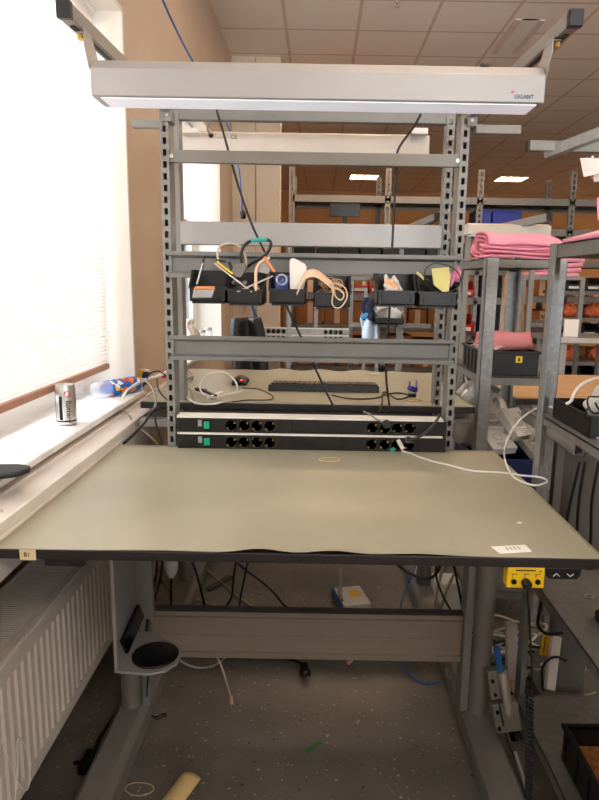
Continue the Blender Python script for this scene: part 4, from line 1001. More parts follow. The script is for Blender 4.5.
t = thing('wood_crate', 'black plastic crate with brown filling on the lowest right shelf', 'crate', (.78, 1.32, zl))
x0, x1, y0, y1, hh = .642, .98, 1.13, 1.462, .10; b = MB()
b.box(x0+.008, x1-.008, y0, y1-.008, zl, zl+.004); b.box(x0+.006, x1, y0, y0+.006, zl, zl+hh); b.box(x0+.006, x1, y1-.012, y1-.006, zl, zl+hh); b.box(x0+.004, x0+.010, y0, y1-.006, zl, zl+hh); b.box(x1-.008, x1-.002, y0, y1, zl, zl+hh)
b.box(x0-.003, x1, y1-.012, y1, zl+hh-.012, zl+hh); b.box(x0-.003, x0+.008, y0, y1, zl+hh-.012, zl+hh)
for k in range(5): b.box(x0-.002, x0+.006, y0+.02+k*.07, y0+.035+k*.07, zl+.01, zl+hh-.01)
b.build('crate_body', 'black_plastic', t, .003)
MB().box(x0+.011, x1-.01, y0+.008, y1-.014, zl+.004, zl+.045).build('brown_filling', 'wood_fill', t)

# height adjustable bench column and panels to the right, behind the right rack
t = thing('steel_bench', 'grey steel bench leg and panels standing behind the right rack', 'bench', (1.1, 2.1, 0))
a, b_ = at(573, 470, y=1.80), at(600, 455, y=1.80)
for k in range(2):
    x0 = at(573+13*k, 462, y=1.80).x; x1 = x0+.030
    q = MB(); z0, z1 = .835, .875
    q.box(x0, x1, 1.80, 2.3, z0, z0+.003); q.box(x0, x1, 1.80, 2.3, z1-.003, z1); q.box(x0, x0+.003, 1.80, 2.3, z0, z1); q.box(x1-.003, x1, 1.80, 2.3, z0, z1)
    q.build('square_tube', 'silver_paint', t)
MB().box(.76, .86, 1.83, 1.90, .05, .835).build('leg_column', 'panel_grey', t, .004)
MB().box(.72, 1.2, 1.80, 1.95, 0, .05).build('leg_foot', 'panel_grey', t, .004)
MB().box(.90, 1.3, 2.32, 2.36, .05, .86).build('side_panel', 'panel_grey', t, .003)
MB().box(.895, 1.6, 1.98, 2.30, .876, .90).build('bench_top', 'shelf_steel', t, .003)
MB().box(.90, .95, 2.30, 2.32, 0, .05).build('panel_foot', 'panel_grey', t)
for k, (u0, v0, u1, v1, u2, v2, l) in enumerate(((580, 470, 571, 500, 566, 530, 'left one of three black leads hanging below the grey square tubes'), (585, 470, 579, 500, 577, 530, 'middle one of three black leads hanging below the grey square tubes'), (599, 470, 592, 500, 591, 535, 'right one of three black leads hanging below the grey square tubes'))):
    cable('black_cable', l, [at(u0, v0-8, y=1.775), at(u1, v1, y=1.77), at(u2, v2, y=1.77), at(u2-2, v2+40, y=1.77)], .0045, 'black_cable')

# ================================================================ UNDER THE NEAR BENCH
t = thing('swivel_tray', 'grey bracket with round black pad hanging under the left of the near bench', 'tray', (-.45, 1.5, .33))
MB().box(-.486, -.477, 1.42, 1.60, .372, TZ-.024).build('side_plate', 'silver_paint', t, .002)
MB().box(-.477, -.43, 1.58, 1.60, .42, TZ-.024).build('back_plate', 'column_grey', t, .002)
MB().prism([(-.486, 1.42), (-.40, 1.41), (-.362, 1.425), (-.340, 1.455), (-.337, 1.49), (-.352, 1.53), (-.39, 1.56), (-.44, 1.60), (-.486, 1.60)], 'z', .366, .3725).build('base_plate', 'silver_paint', t, .001)
MB().lathe([(0, 0), (.0585, 0), (.0585, .004), (.055, .006), (0, .006)], (-.402, 1.487, .3726), 32).build('round_pad', 'black_plastic', t)
MB().bar((-.470, 1.45, .415), (-.452, 1.545, .465), .010, .055).build('stop_block', 'gloss_black', t, .003)
# cables seen between bench top and beam
for k, (pts, m, r_, l) in enumerate([
    ([(152, 556, 1.85), (150, 575, 1.84), (148, 600, 1.83), (147, 622, 1.69), (146, 640, 1.66), (150, 658, 1.65)], 'black_cable', .004, 'first black cable from the left hanging under the bench down past the beam'),
    ([(157, 556, 1.85), (156, 575, 1.85), (151, 600, 1.85), (149, 620, 1.84)], 'black_cable', .004, 'second black cable from the left in the bundle under the bench'),
    ([(162, 556, 1.86), (161, 575, 1.86), (155, 598, 1.86), (150, 620, 1.85)], 'black_cable', .004, 'third black cable from the left in the bundle under the bench'),
    ([(171, 575, 1.9), (171, 590, 1.9), (171, 606, 1.9), (171, 625, 1.9)], 'black_cable', .0042, 'straight black cable below the grey plug adapter under the bench'),
    ([(190, 556, 1.95), (196, 572, 1.95), (201, 590, 1.95), (205, 608, 1.95), (208, 625, 1.95)], 'black_cable', .0042, 'black cable slanting right under the bench beside the pale foot'),
    ([(237, 556, 1.9), (234, 575, 1.9), (232, 594, 1.9), (228, 604, 1.9), (222, 614, 1.9)], 'black_cable', .0036, 'left of two crossing black cables under the middle of the bench'),
    ([(249, 556, 1.9), (244, 580, 1.9), (240, 600, 1.9), (238, 622, 1.9)], 'black_cable', .0038, 'right of two crossing black cables under the middle of the bench'),
    ([(232, 556, 1.92), (243, 568, 1.92), (262, 582, 1.92), (275, 594, 1.92), (284, 605, 1.92), (297, 614, 1.92)], 'black_cable', .0036, 'long black cable sloping right towards the beam under the bench'),
    ([(388, 555, 1.8), (400, 567, 1.8), (415, 576, 1.8), (430, 578, 1.8), (438, 570, 1.8), (440, 556, 1.8)], 'black_cable', .0045, 'black cable sagging in a loop under the right of the bench'),
    ([(418, 560, 2.0), (410, 580, 2.0), (402, 600, 2.0), (398, 620, 2.0)], 'blue_cable', .0022, 'thin dark blue cable slanting down beside the far right foot'),
    ([(452, 556, 1.85), (456, 575, 1.85), (460, 595, 1.85), (464, 618, 1.85)], 'black_cable', .004, 'black cable hanging just left of the right column'),
    ([(436, 566, 1.9), (437, 580, 1.9), (443, 596, 1.9), (454, 616, 1.9)], 'black_cable', .0034, 'thin black cable curving down near the right column'),
    ([(446, 560, 1.95), (440, 578, 1.95), (436, 600, 1.95), (434, 618, 1.95)], 'beige_cable', .005, 'beige cable hanging left of the right column'),
    ([(457, 568, 1.95), (447, 590, 1.95), (440, 612, 1.95)], 'beige_cable', .005, 'second beige cable crossing near the right column'),
    ]):
    cable('black_cable' if m == 'black_cable' else 'cable', l, [at(u, v, y=y) for u, v, y in pts], r_, m)
p = at(171, 566, y=1.9); t = thing('plug_adapter', 'grey rounded plug adapter hanging under the bench left of the pale foot', 'adapter', p)
MB().lathe([(0, -.04), (.010, -.038), (.020, -.015), (.022, .01), (.018, .03), (0, .034)], p, 20).build('adapter_body', 'dull_white', t)
fz = .004
cable('grey_cable', 'pale cable running across the floor under the second bench', [at(u, v, z=.006) for u, v in ((160, 575), (170, 588), (186, 596), (205, 602), (225, 610), (240, 618))], .0042, 'beige_cable')
cable('grey_cable', 'grey cable lying diagonally on the floor beneath the second bench', [at(u, v, z=.006) for u, v in ((198, 562), (212, 574), (228, 588), (245, 602), (262, 612))], .004, 'beige_cable')
a, b_ = at(208, 590, z=.004), at(231, 577, z=.004)
tag(MB().bar(a+V3(0, 0, .003), b_+V3(0, 0, .003), .03, .005).build('dark_strip', 'dark_metal'), 'short dark strip lying on the floor under the second bench', 'strip')
# router box
c = at(352, 603, z=.012); t = thing('network_box', 'white flat box with yellow label on the floor beneath the second bench', 'box', c-V3(0, 0, .012))
R = rotz(.25); MB().obox(c+V3(0, 0, .012), .115, .16, .045, R).build('box_body', 'white_plastic', t, .004)
MB().obox(c+V3(.012, .015, .0352), .045, .06, .0012, R).build('yellow_label', 'yellow', t)
MB().obox(c+V3(-.060, 0, .012), .008, .15, .04, R).build('blue_edge', 'blue_cable', t)
MB().curve([c+V3(-.045, -.05, .036), c+V3(-.05, .0, .042), c+V3(-.045, .10, .05), c+V3(-.046, .2, .06)], .008, 8).build('grey_lead', 'grey_cable', t)
c = at(448, 588, y=2.4); t = thing('white_box', 'white box standing on the floor behind the right column', 'box', V3(c.x, 2.4, 0))
MB().box(c.x-.05, c.x+.06, 2.40, 2.50, 0.001, .13).build('carton', 'paper', t, .003)
# on the floor in front of the beam
t = thing('mains_cable', 'black mains cable ending in a round plug on the floor behind the beam', 'cable', at(300, 668, z=0))
MB().curve([at(u, v, z=.007) for u, v in ((200, 645), (225, 654), (250, 657), (275, 658), (292, 660), (303, 664), (306, 669))], .005).build('lead', 'black_cable', t)
c = at(305, 672, z=.019)
pl = MB().lathe([(0, -.012), (.019, -.012), (.019, .004), (.012, .016), (.008, .03)], c, 20, rotx(-.9)).build('plug', 'gloss_black', t)
for k in (-.0095, .0095): MB().cyl(c+rotx(-.9)@V3(k, 0, -.028), c+rotx(-.9)@V3(k, 0, -.012), .0024, 8).build('pin', 'brass', pl)
t = thing('white_cable', 'pale cable drooping from the beam to a small plug on the floor', 'cable', at(231, 704, z=0))
MB().curve([at(217, 656, y=1.745), at(222, 668, y=1.76), at(227, 684, y=1.77), at(231, 698, z=.012)], .0035).build('lead', 'beige_cable', t)
MB().bar(at(231, 696, z=.010), at(232, 704, z=.006), .010, .008).build('plug', 'strap_beige', t, .002)
cable('grey_cable', 'grey cable sagging in an arc below the left end of the beam', [at(u, v, y=1.78) for u, v in ((172, 650), (180, 660), (194, 667), (208, 667), (220, 662), (228, 654))], .0036, 'grey_cable')
t = thing('power_lead', 'thin black power lead hanging past the round pad with a barrel plug', 'cable', at(152, 718, z=0))
MB().curve([at(150, 655, y=1.64), at(149, 668, y=1.62), at(147, 690, y=1.63), at(147, 702, z=.016), at(150, 714, z=.008), at(157, 718, z=.006)], .0028).build('lead', 'black_cable', t)
MB().cyl(at(147.5, 700, z=.016), at(148, 707, z=.012), .006, 12).build('ferrite', 'gloss_black', t)
MB().cyl(at(156, 718, z=.008), at(166, 714.5, z=.008), .0058, 12).build('barrel_plug', 'gloss_black', t)
cable('blue_cable', 'thin blue cable in an arc on the floor by the right foot', [at(u, v, z=.004) for u, v in ((402, 661), (405, 670), (413, 678), (425, 683), (440, 682))], .0035, 'blue_cable')
a, b_ = at(306, 752, z=.001), at(321, 742, z=.001)
tag(MB().bar(a+V3(0, 0, .001), b_+V3(0, 0, .001), .013, .0015).build('tape_strip', 'green_tape'), 'short strip of green tape stuck on the floor', 'tape')
p = at(348, 663, z=.008); tag(MB().bar(p, p+V3(.03, .05, 0), .012, .012).build('cable_clip', 'strap_beige', None, .002), 'small beige clip on the floor just below the beam', 'clip')
tag(MB().tube([v+V3(0, 0, .002) for v in ringpath(at(139.5, 789.5, z=.001), .036, .022, 30, .06, -.1)], .0014, 6, True, True).build('rubber_band', 'rubber_band'), 'thin pale rubber band lying on the floor by the left foot', 'rubber band')
c = at(181, 803, z=0)
def curl(u, v):
    a = -.25+2.55*u
    return c+rotz(-.35)@V3(-.04*math.cos(a), (v-.5)*.11, .003+.042*math.sin(max(0, a))*1.0 if a > 0 else .003)
tag(MB().grid(curl, 24, 8, .0016).build('tape_curl', 'masking_tape'), 'curled piece of beige tape arched on the floor at the bottom edge', 'tape')
t = thing('charger_lead', 'black charger plug with lead lying left of the left foot', 'cable', at(80, 770, z=0))
MB().curve([at(u, v, z=.012) for u, v in ((116, 712), (106, 728), (97, 742), (93, 756))], .005).build('lead', 'black_cable', t)
MB().bar(at(93, 752, z=.02), at(82, 772, z=.02), .032, .028).build('charger_body', 'gloss_black', t, .006)
MB().cyl(at(94, 755, z=.03), at(95, 750, z=.03), .003, 8).build('pin', 'steel', t)
p = at(77, 763, z=.003); tag(MB().obox(p, .018, .008, .004, rotz(.3)).build('debris', 'gloss_black'), 'tiny dark scrap on the floor left of the left foot', 'scrap')
cable('string', 'thin white string dangling in a loop before the radiator', [at(u, v, x=-.600) for u, v in ((0, 738), (6, 752), (14, 772), (20, 785), (27, 790), (30, 776), (27, 752), (20, 738), (17, 745), (18, 765), (16, 790), (14, 812))], .0013, 'white_cable', 'string')
# right of the right column: actuator, earthing lead, coils
c0 = at(494, 668, y=1.66); c1 = at(508, 752, z=.03)
t = thing('lifting_actuator', 'grey actuator block with steel cylinder leaning beside the right column', 'actuator', V3(c0.x, 1.66, 0))
A, B = at(496, 668, y=1.645), at(506, 732, y=1.60); d = (B-A).normalized()
MB().bar(A, A.lerp(B, .44), .062, .045, (0, -1, .2)).build('upper_block', 'actuator_grey', t, .003)
MB().bar(A.lerp(B, .50)+V3(.004, 0, 0), A.lerp(B, .95)+V3(.004, 0, 0), .072, .05, (0, -1, .2)).build('lower_block', 'actuator_grey', t, .003)
MB().cyl(A+V3(.008, -.026, .006), A.lerp(B, .62)+V3(.012, -.026, 0), .0135, 16).build('steel_cylinder', 'steel', t)
MB().cyl(A.lerp(B, .96)+V3(.022, 0, 0), A.lerp(B, 1.10)+V3(.026, 0, 0), .016, 14).build('end_bush', 'gloss_black', t)
MB().cyl(A+V3(.006, -.024, .006), A+V3(-.010, -.022, .078), .0085, 12).build('blue_hose', 'blue_cable', t)
for k, (f_, dx) in enumerate(((.12, -.020), (.33, -.018), (.6, -.020), (.85, -.022), (.3, .026))):
    q = A.lerp(B, f_)+V3(dx, -.024, 0); MB().cyl(q, q+V3(0, -.006, 0), .005, 8).build('bolt', 'gloss_black', t)
cable('black_cable', 'thin black lead running down the front of the grey actuator', [A.lerp(B, .42)+V3(-.012, -.032, 0), A.lerp(B, .6)+V3(-.012, -.036, 0), at(508, 742, y=1.58), at(522, 775, y=1.5), at(530, 805, y=1.42)], .0026, 'black_cable')
tag(MB().cyl(at(515, 752, z=.10), at(527, 790, z=.06), .005, 10).build('steel_rod', 'steel'), 'thin steel rod slanting down below the grey actuator', 'rod')
t = thing('earthing_lead', 'black earthing lead from the yellow box ending in a coil near the floor', 'cable', at(529, 780, y=1.33))
ex = at(526, 581, y=1.172)
pts = [V3(.416, 1.160, TZ-.058), at(527.5, 600, y=1.17), at(529, 615, y=1.19), at(531, 650, y=1.22), at(532, 680, y=1.25), at(531, 697, y=1.26)]
MB().curve(pts, .0022).build('lead', 'black_cable', t)
hx = []
q0, q1 = at(530, 697, y=1.26), at(528.5, 800, y=1.30)
for k in range(0, 26*10+1):
    f_ = k/260; a = 2*PI*k/10; hx.append(q0.lerp(q1, f_)+V3(.0068*math.cos(a), .0068*math.sin(a), 0))
MB().tube(hx, .0026, 6).build('coil', 'black_cable', t)
# heap of leads and trunking offcuts on the floor under the right racks
for k, (u0, v0, u1, v1, w_, l) in enumerate(((511, 622, 512, 692, .036, 'upright white trunking offcut standing by the grey rack post'), (556, 636, 549, 690, .030, 'white trunking offcut leaning right of the earthing lead'))):
    A, B = at(u0, v0, y=1.92-.1*k), at(u1, v1, y=1.84-.1*k)
    tag(MB().bar(A, B, w_, .02, (0, -1, 0)).build('trunking_offcut', 'pvc_white', None, .002), l, 'offcut')
A, B = at(547, 634, y=1.83), at(543, 655, y=1.82)
t = thing('label_card', 'yellow printed label card lying on the cable heap on the floor', 'card', B)
MB().bar(A, B, .022, .003, (0, -1, .2)).build('card', 'yellow', t)
MB().bar(A.lerp(B, .1)+V3(-.003, -.004, 0), A.lerp(B, .9)+V3(-.003, -.004, 0), .003, .001, (0, -1, .2)).build('print', 'ink', t)
for k in range(12):
    c = V3(.60+random.uniform(-.02, .22), 1.98+random.uniform(-.12, .22), .012+.006*k)
    ph = random.uniform(0, 6); r_ = random.uniform(.08, .17)
    pts = [c+V3(r_*math.cos(a+ph)*(1+.2*math.sin(2*a)), .6*r_*math.sin(a+ph), .012*math.sin(3*a+ph)) for a in [i*5.6/14 for i in range(14)]]
    ordn = ['first', 'second', 'third', 'fourth', 'fifth', 'sixth', 'seventh', 'eighth', 'ninth', 'tenth', 'eleventh', 'twelfth'][k]
    tag(MB().curve(pts, .005 if k % 3 else .0042, 7, 4).build('coiled_cable', ['beige_cable', 'white_cable', 'grey_cable', 'black_cable'][k % 4]), 'coiled loop of lead in the heap on the floor under the right racks', 'cable', 'leads heaped on the floor')
cable('black_cable', 'black lead looping on the floor heap beside the yellow label card', [at(543, 690, y=1.75), at(542, 670, y=1.75), at(548, 660, y=1.75), at(557, 657, y=1.75), at(566, 661, y=1.75)], .004, 'black_cable')
cable('black_cable', 'black lead hanging from the middle shelf edge of the right rack', [at(543, 592, y=1.74), at(540, 610, y=1.74), at(538, 625, y=1.74), at(545, 633, y=1.74), at(556, 634, y=1.74), at(566, 632, y=1.76)], .005, 'black_cable')
cable('white_cable', 'white lead curving below the middle shelf edge of the right rack', [at(562, 620, y=1.76), at(562, 628, y=1.76), at(567, 634, y=1.76), at(576, 642, y=1.76)], .004, 'white_cable')

# ================================================================ FAR HALF OF THE ROOM
# long shelving
FY, FD = 7.0, .62
px = [-.30, .71, 1.68, 2.65, 3.62, 4.6]
t = thing('pallet_racking', 'long grey slotted shelving across the far room with boxes and bins', 'shelving', (2, FY, 0))
for k, x in enumerate(px):
    upright(x, 0, 2.49, 'slotted_upright', t, FY, .06, .05, 'grey_paint', .06)
    upright(x-.045 if k else x, 0, 2.49, 'slotted_upright', t, FY+FD, .06, .05, 'grey_paint', .06)
LV = [2.21, 1.90, 1.58, 1.20, .86, .40]
for i, z in enumerate(LV):
    for k in range(5):
        if i == 1 and k < 2: continue
        s_ = MB(); s_.box(px[k], px[k+1], FY, FY+.02, z-.07, z); s_.box(px[k], px[k+1], FY+FD, FY+FD+.02, z-.07, z); s_.box(px[k], px[k+1], FY+.02, FY+FD, z-.012, z)
        s_.build('shelf', 'shelf_steel', t)
def carton(x, y, z, w, d, h, m, label, name='cardboard_box', cat='box', grp=None):
    t = thing(name, label, cat, (x, y, z), grp)
    MB().box(x-w/2, x+w/2, y, y+d, z+.001, z+h).build('carton', m, t, .004)
    MB().box(x-.03, x+.03, y-.002, y, z+.002, z+h-.002).build('tape', 'strap_beige', t)
    return t
BAYN = ['first', 'second', 'third', 'fourth', 'fifth']
LEVN = ['top', 'upper', 'middle', 'lower', 'second lowest', 'lowest']
ORD = ['leftmost', 'second', 'third', 'fourth', 'fifth', 'sixth']
rnd = random.Random(11)
def fill(bay, lev, n, kind, hmin, hmax, m=None):
    x0, x1 = px[bay]+.06, px[bay+1]-.06; w = (x1-x0)/n
    for i in range(n):
        mm = m or rnd.choice(['cardboard', 'cardboard_pale', 'cardboard'])
        h = rnd.uniform(hmin, hmax)
        carton(x0+w*(i+.5), FY+.05+rnd.uniform(0, .08), LV[lev], w*.92, .42, h, mm, '%s brown carton on the %s shelf of the %s bay of the far shelving' % (ORD[i], LEVN[lev], BAYN[bay]), grp='cartons on the far shelving')
fill(0, 3, 3, 'c', .22, .30, 'cardboard'); fill(0, 4, 3, 'c', .24, .30, 'cardboard'); fill(0, 5, 2, 'c', .3, .4)
fill(1, 3, 4, 'c', .12, .26); fill(1, 4, 4, 'c', .14, .28); fill(1, 5, 3, 'c', .2, .4)
fill(2, 3, 3, 'c', .10, .25); fill(2, 4, 3, 'c', .14, .28); fill(2, 5, 3, 'c', .2, .3); fill(3, 4, 4, 'c', .14, .28); fill(3, 5, 3, 'c', .2, .3)
fill(4, 2, 3, 'c', .2, .3); fill(4, 3, 4, 'c', .15, .28); fill(4, 4, 3, 'c', .2, .3); fill(3, 3, 4, 'c', .1, .2)
# dark bins in a row just under the second bench's shelf
def far_bin(x, z, w, h, m, label, grp, y=FY-.02, strip=True):
    t = thing('storage_bin', label, 'storage bin', (x, y, z), grp)
    bin_mesh(w, .3, h, .006).xf(t=(x, y, z+.008)).build('bin_body', m, t)
    if strip: MB().box(x-w*.3, x+w*.3, y-.006, y-.003, z+.008+h*.10, z+.008+h*.30).build('label_strip', 'paper', t)
for k in range(8):
    far_bin(-.16+k*.235, LV[2], .22, .17, 'black_plastic', '%s black bin in the row on the middle shelf of the far shelving' % (['leftmost', 'second', 'third', 'fourth', 'fifth', 'sixth', 'seventh', 'rightmost'][k]), 'black bins on the far shelving', strip=False)
p = at(356, 290, y=FY)
far_bin(at(359, 296, y=FY).x, LV[3], .19, .15, 'red_bin', 'left red bin on the far shelving seen between the black bins', 'red bins on the far shelving')
far_bin(at(376, 296, y=FY).x, LV[3], .16, .15, 'red_bin', 'red bin next to the left one on the far shelving', 'red bins on the far shelving')
x = at(466, 297, y=5.6).x; x2 = at(463, 330, y=5.6).x
t = thing('shelving_unit', 'grey slotted shelf unit with red bins seen left of the galvanised rack', 'shelving', (1.5, 5.6, 0))
for xx in (at(452, 300, y=5.6).x, at(475.5, 300, y=5.6).x, at(510, 300, y=5.6).x): upright(xx, 0, 1.55, 'slotted_upright', t, 5.6, .03, .05, 'silver_paint', .05)
xa, xb = at(447, 300, y=5.6).x, at(514, 300, y=5.6).x
zsh = [at(465, 297, y=5.6).z, at(465, 333, y=5.6).z, at(465, 268, y=5.6).z, .45]
for z in zsh: MB().box(xa, xb, 5.6, 6.0, z-.06, z).build('shelf', 'shelf_steel', t)
far_bin(at(464, 297, y=5.6).x, zsh[0], .16, .12, 'red_bin', 'upper red bin on the shelf unit right of the near rack', 'red bins on the shelf unit', 5.56)
far_bin(at(464, 333, y=5.6).x, zsh[1], .15, .15, 'red_bin', 'lower red bin on the shelf unit right of the near rack', 'red bins on the shelf unit', 5.56)
for k, (u, v, z, w_, h_, m, l) in enumerate(((488, 297, zsh[0], .17, .19, 'navy_cloth', 'dark folded cloth beside the upper red bin on the shelf unit'), (487, 333, zsh[1], .16, .25, 'navy_cloth', 'navy cloth bundle beside the lower red bin on the shelf unit'))):
    c = at(u, v, y=5.65); tag(MB().grid(lambda a, b, c=c, w_=w_, h_=h_, z=z: V3(c.x+(a-.5)*w_, 5.66+.05*math.sin(7*a)-.05*math.sin(PI*a), z+h_*b), 16, 6, .08).build('cloth_bundle', m), l, 'cloth')
# blue boxes, monitor and cloths on the racking
for k, (u, l) in enumerate(((485, 'left of three blue boxes high on the far shelving'), (501, 'middle of three blue boxes high on the far shelving'), (515, 'right of three blue boxes high on the far shelving'))):
    x = at(u, 215, y=FY).x; t = thing('blue_box', l, 'box', (x, FY, LV[1]), 'blue boxes high on the far shelving')
    MB().box(x-.078, x+.078, FY+.03, FY+.4, LV[1]+.001, LV[1]+.19).build('box_body', 'bright_blue', t, .006)
    MB().box(x-.082, x+.082, FY+.025, FY+.405, LV[1]+.165, LV[1]+.18).build('rim', 'bright_blue', t, .003)
a, b_ = at(330, 203, y=6.5), at(360, 217, y=6.5)
t = thing('computer_monitor', 'black computer monitor standing in front of the far shelving', 'monitor', ((a.x+b_.x)/2, 6.5, 1.62))
MB().box(a.x, b_.x, 6.5, 6.53, b_.z, a.z).build('screen', 'screen_black', t, .004)
MB().box((a.x+b_.x)/2-.02, (a.x+b_.x)/2+.02, 6.53, 6.55, b_.z-.14, b_.z+.05).build('stand', 'black_plastic', t)
MB().box((a.x+b_.x)/2-.09, (a.x+b_.x)/2+.09, 6.46, 6.62, b_.z-.15, b_.z-.14).build('stand_foot', 'black_plastic', t)
zb = b_.z-.15
MB_ = thing('monitor_shelf', 'grey high shelf beam carrying the black monitor', 'shelf', (.3, 6.6, zb))
MB().box(-.35, 1.4, 6.4, 6.8, zb-.05, zb-.001).build('shelf_board', 'shelf_steel', MB_)
for x in (-.33, 1.38): MB().box(x-.02, x+.02, 6.6, 6.64, 0, zb-.05).build('post', 'grey_paint', MB_)
# third bench rack with socket strips
t = thing('bench_rack', 'third slotted bench rack with pale socket strips far behind the second bench', 'rack', (-.12, 5.2, 0))
for x in (-.512, -.02, .262): upright(x, .3, 1.36 if x < .2 else 1.36, 'slotted_upright', t, 5.2, .03, .05, 'silver_paint', .05)
for z in (.895, .84): MB().box(-.50, .25, 5.17, 5.20, z, z+.045).build('socket_rail', 'tin_grey', t); MB().box(-.50, .25, 5.165, 5.2, z+.045, z+.052).build('top_edge', 'white_plastic', t)
for z in (.917, .862):
    for px_ in (-.40, -.36, -.32, -.28, .06, .10, .14, .18): MB().lathe([(.0175, 0), (.0175, .004), (0, .003)], (px_, 5.17, z), 14, rotx(PI/2)).build('socket', 'gloss_black', t)
    MB().box(-.475, -.445, 5.166, 5.171, z-.014, z+.014).build('green_switch', 'green_switch', t)
MB().box(-.6, .5, 4.75, 5.15, .80, .825).build('bench_top', 'bench_mat', t)
cable('blue_cable', 'bright blue cable slanting down by the third bench rack left post', [at(u, v, y=5.15) for u, v in ((252, 306), (256, 316), (262, 327))], .010, 'blue_cable')
cable('black_cable', 'long thin blue cable hanging from the ceiling beside the further window', [at(160, -6, y=2.8), at(175, 27, y=3.05), at(191, 58, y=3.35), at(222, 110, y=3.9), at(237, 160, y=4.0), at(241, 190, y=4.0), at(242, 212, y=4.0)], .005, 'blue_cable').name = 'hanging_cable'
p = at(243, 215, y=4.0); tag(MB().lathe([(.010, .05), (.018, .03), (.018, 0), (0, -.004)], p-V3(0, 0, .02), 14).build('cable_socket', 'gloss_black'), 'black socket at the end of the hanging blue cable', 'socket')
# light blue bag and small dark bin
t = thing('blue_bag', 'pale blue translucent bag hung below the fifth bin beyond the second bench', 'bag', at(370, 342, y=4.62))
a, b_, c, d = at(361, 318, y=4.62), at(377, 319, y=4.62), at(364, 346, y=4.62), at(378, 346, y=4.62)
MB().grid(lambda u, v: a.lerp(b_, u).lerp(c.lerp(d, u), v)+V3(0, .02*math.sin(9*u+3*v), 0), 14, 10, .02).build('bag_film', 'bag_pale', t)
MB().bar(at(361, 318, y=4.61), at(377, 309, y=4.63), .03, .03).build('blue_rim', 'bag_blue', t, .005)
MB().cyl(at(377, 309, y=4.65), at(378, 300, y=4.67), .004, 8).build('hook', 'steel', t)
p = at(388, 324, y=4.6)
t = thing('side_shelf', 'slim grey shelf frame beyond the second bench holding a dark bin', 'shelf', (p.x, 4.7, 0))
z_ = p.z
for u in (365, 378, 402): upright(at(u, 320, y=4.7).x, 0, at(u, 288, y=4.7).z, 'slotted_upright', t, 4.7, .022, .03, 'silver_paint', .05)
for z in (z_, at(388, 345, y=4.7).z): MB().box(at(350, 325, y=4.7).x, at(430, 325, y=4.7).x, 4.66, 4.70, z-.03, z).build('rail', 'shelf_steel', t)
far_bin(at(388, 322, y=4.6).x, z_+.0, .20, .085, 'black_plastic', 'small dark bin on the slim shelf below the fifth bin', None, 4.50, False)
c = at(388, 312, y=4.58)
tag(MB().grid(lambda u, v: V3(c.x-.09+.2*u, 4.6+.1*v+.02*math.sin(6*u), z_+.07+.05*math.sin(3*u+5*v)), 12, 8, .004).build('white_sheets', 'white_film'), 'crumpled white sheets in the small dark bin on the slim shelf', 'sheets')
c = at(369, 312, y=4.6); tag(MB().grid(lambda u, v: V3(c.x+(u-.5)*.07+.01*math.sin(8*v), 4.62+.03*math.sin(7*u), c.z-.06+.16*v), 10, 10, .03).build('dark_rag', 'navy_cloth'), 'dark blue rag hanging left of the small dark bin', 'cloth')
# third bench lamp with its arms, and one further right
def far_lamp(x0, x1, y, z, h, label, arms, m='dull_white'):
    t = thing('task_lamp', label, 'lamp', ((x0+x1)/2, y, z))
    MB().prism([(y, z), (y, z+h), (y+.05, z+h*1.25), (y+.16, z+h), (y+.16, z)], 'x', x0, x1).build('housing', m, t, .003)
    MB().box(x0+.03, x1-.03, y+.01, y+.15, z-.003, z).build('diffuser', 'lamp_diffuser', t)
    for xx in (x0+.04, x1-.04): MB().box(xx-.015, xx+.015, y+.165, y+.195, 0, z+h).build('post', 'grey_paint', t)
    for (p0, p1) in arms:
        a_ = MB().bar(p0, p1, .04, .045).build('lamp_arm', 'grey_paint', t, .003)
        d = (p1-p0).normalized(); MB().bar(p1, p1+d*.02, .044, .05).build('end_cap', 'black_plastic', a_, .002)
    return t
far_lamp(.90, 1.40, 4.0, 1.615, .055, 'cream strip lamp over a bench beyond the pink roll', [(at(486, 231, y=4.2), at(548, 217.5, y=3.9))])
far_lamp(-.25, .62, 4.45, 1.60, .05, 'strip lamp of the third bench mostly hidden behind the second rack', [(at(408, 229, y=4.6), at(437, 217, y=4.2))])
t = thing('lamp_frame', 'grey square bar frame reaching in from the right edge above the right rack', 'bar frame', (.8, 2.0, 1.7))
a, b_ = at(528, 146, y=2.1), at(620, 148.5, y=2.1)
MB().bar(a, b_, .03, .030).build('front_bar', 'grey_paint', t, .002); MB().bar(a+V3(-.004, 0, 0), a+V3(.002, 0, 0), .032, .032).build('end_cap', 'gloss_black', t)
MB().bar(at(546, 154, y=2.12), at(625, 124, y=1.95), .03, .032).build('cross_arm', 'galvanised', t, .002)
for k, (u, v) in enumerate(((586, 158), (592, 156))): MB().cyl(at(u, v, y=2.09), at(u+1, v+7, y=2.09), .006, 8).build('hook', 'steel', t)
for k, (pts, m, l) in enumerate(((((580, 158), (599, 158), (606, 172), (584, 177)), 'paper', 'white tag hanging from the bar frame at the right edge'), (((592, 160), (610, 158), (612, 180), (594, 182)), 'dull_white', 'second pale tag behind the white one on the bar frame'), (((590, 178), (601, 172), (612, 178), (604, 182)), 'pink_foam', 'small pink scrap hanging below the tags at the right edge'), (((597, 198), (610, 190), (612, 222), (598, 220)), 'pink_foam', 'pink sheet hanging at the right edge above the foam sheet'))):
    q = [at(u, v, y=2.08+.01*k) for u, v in pts]; tag(MB().prism([(p.x, p.z) for p in q], 'y', 2.08+.01*k, 2.083+.01*k).build('hanging_tag', m), l, 'tag')
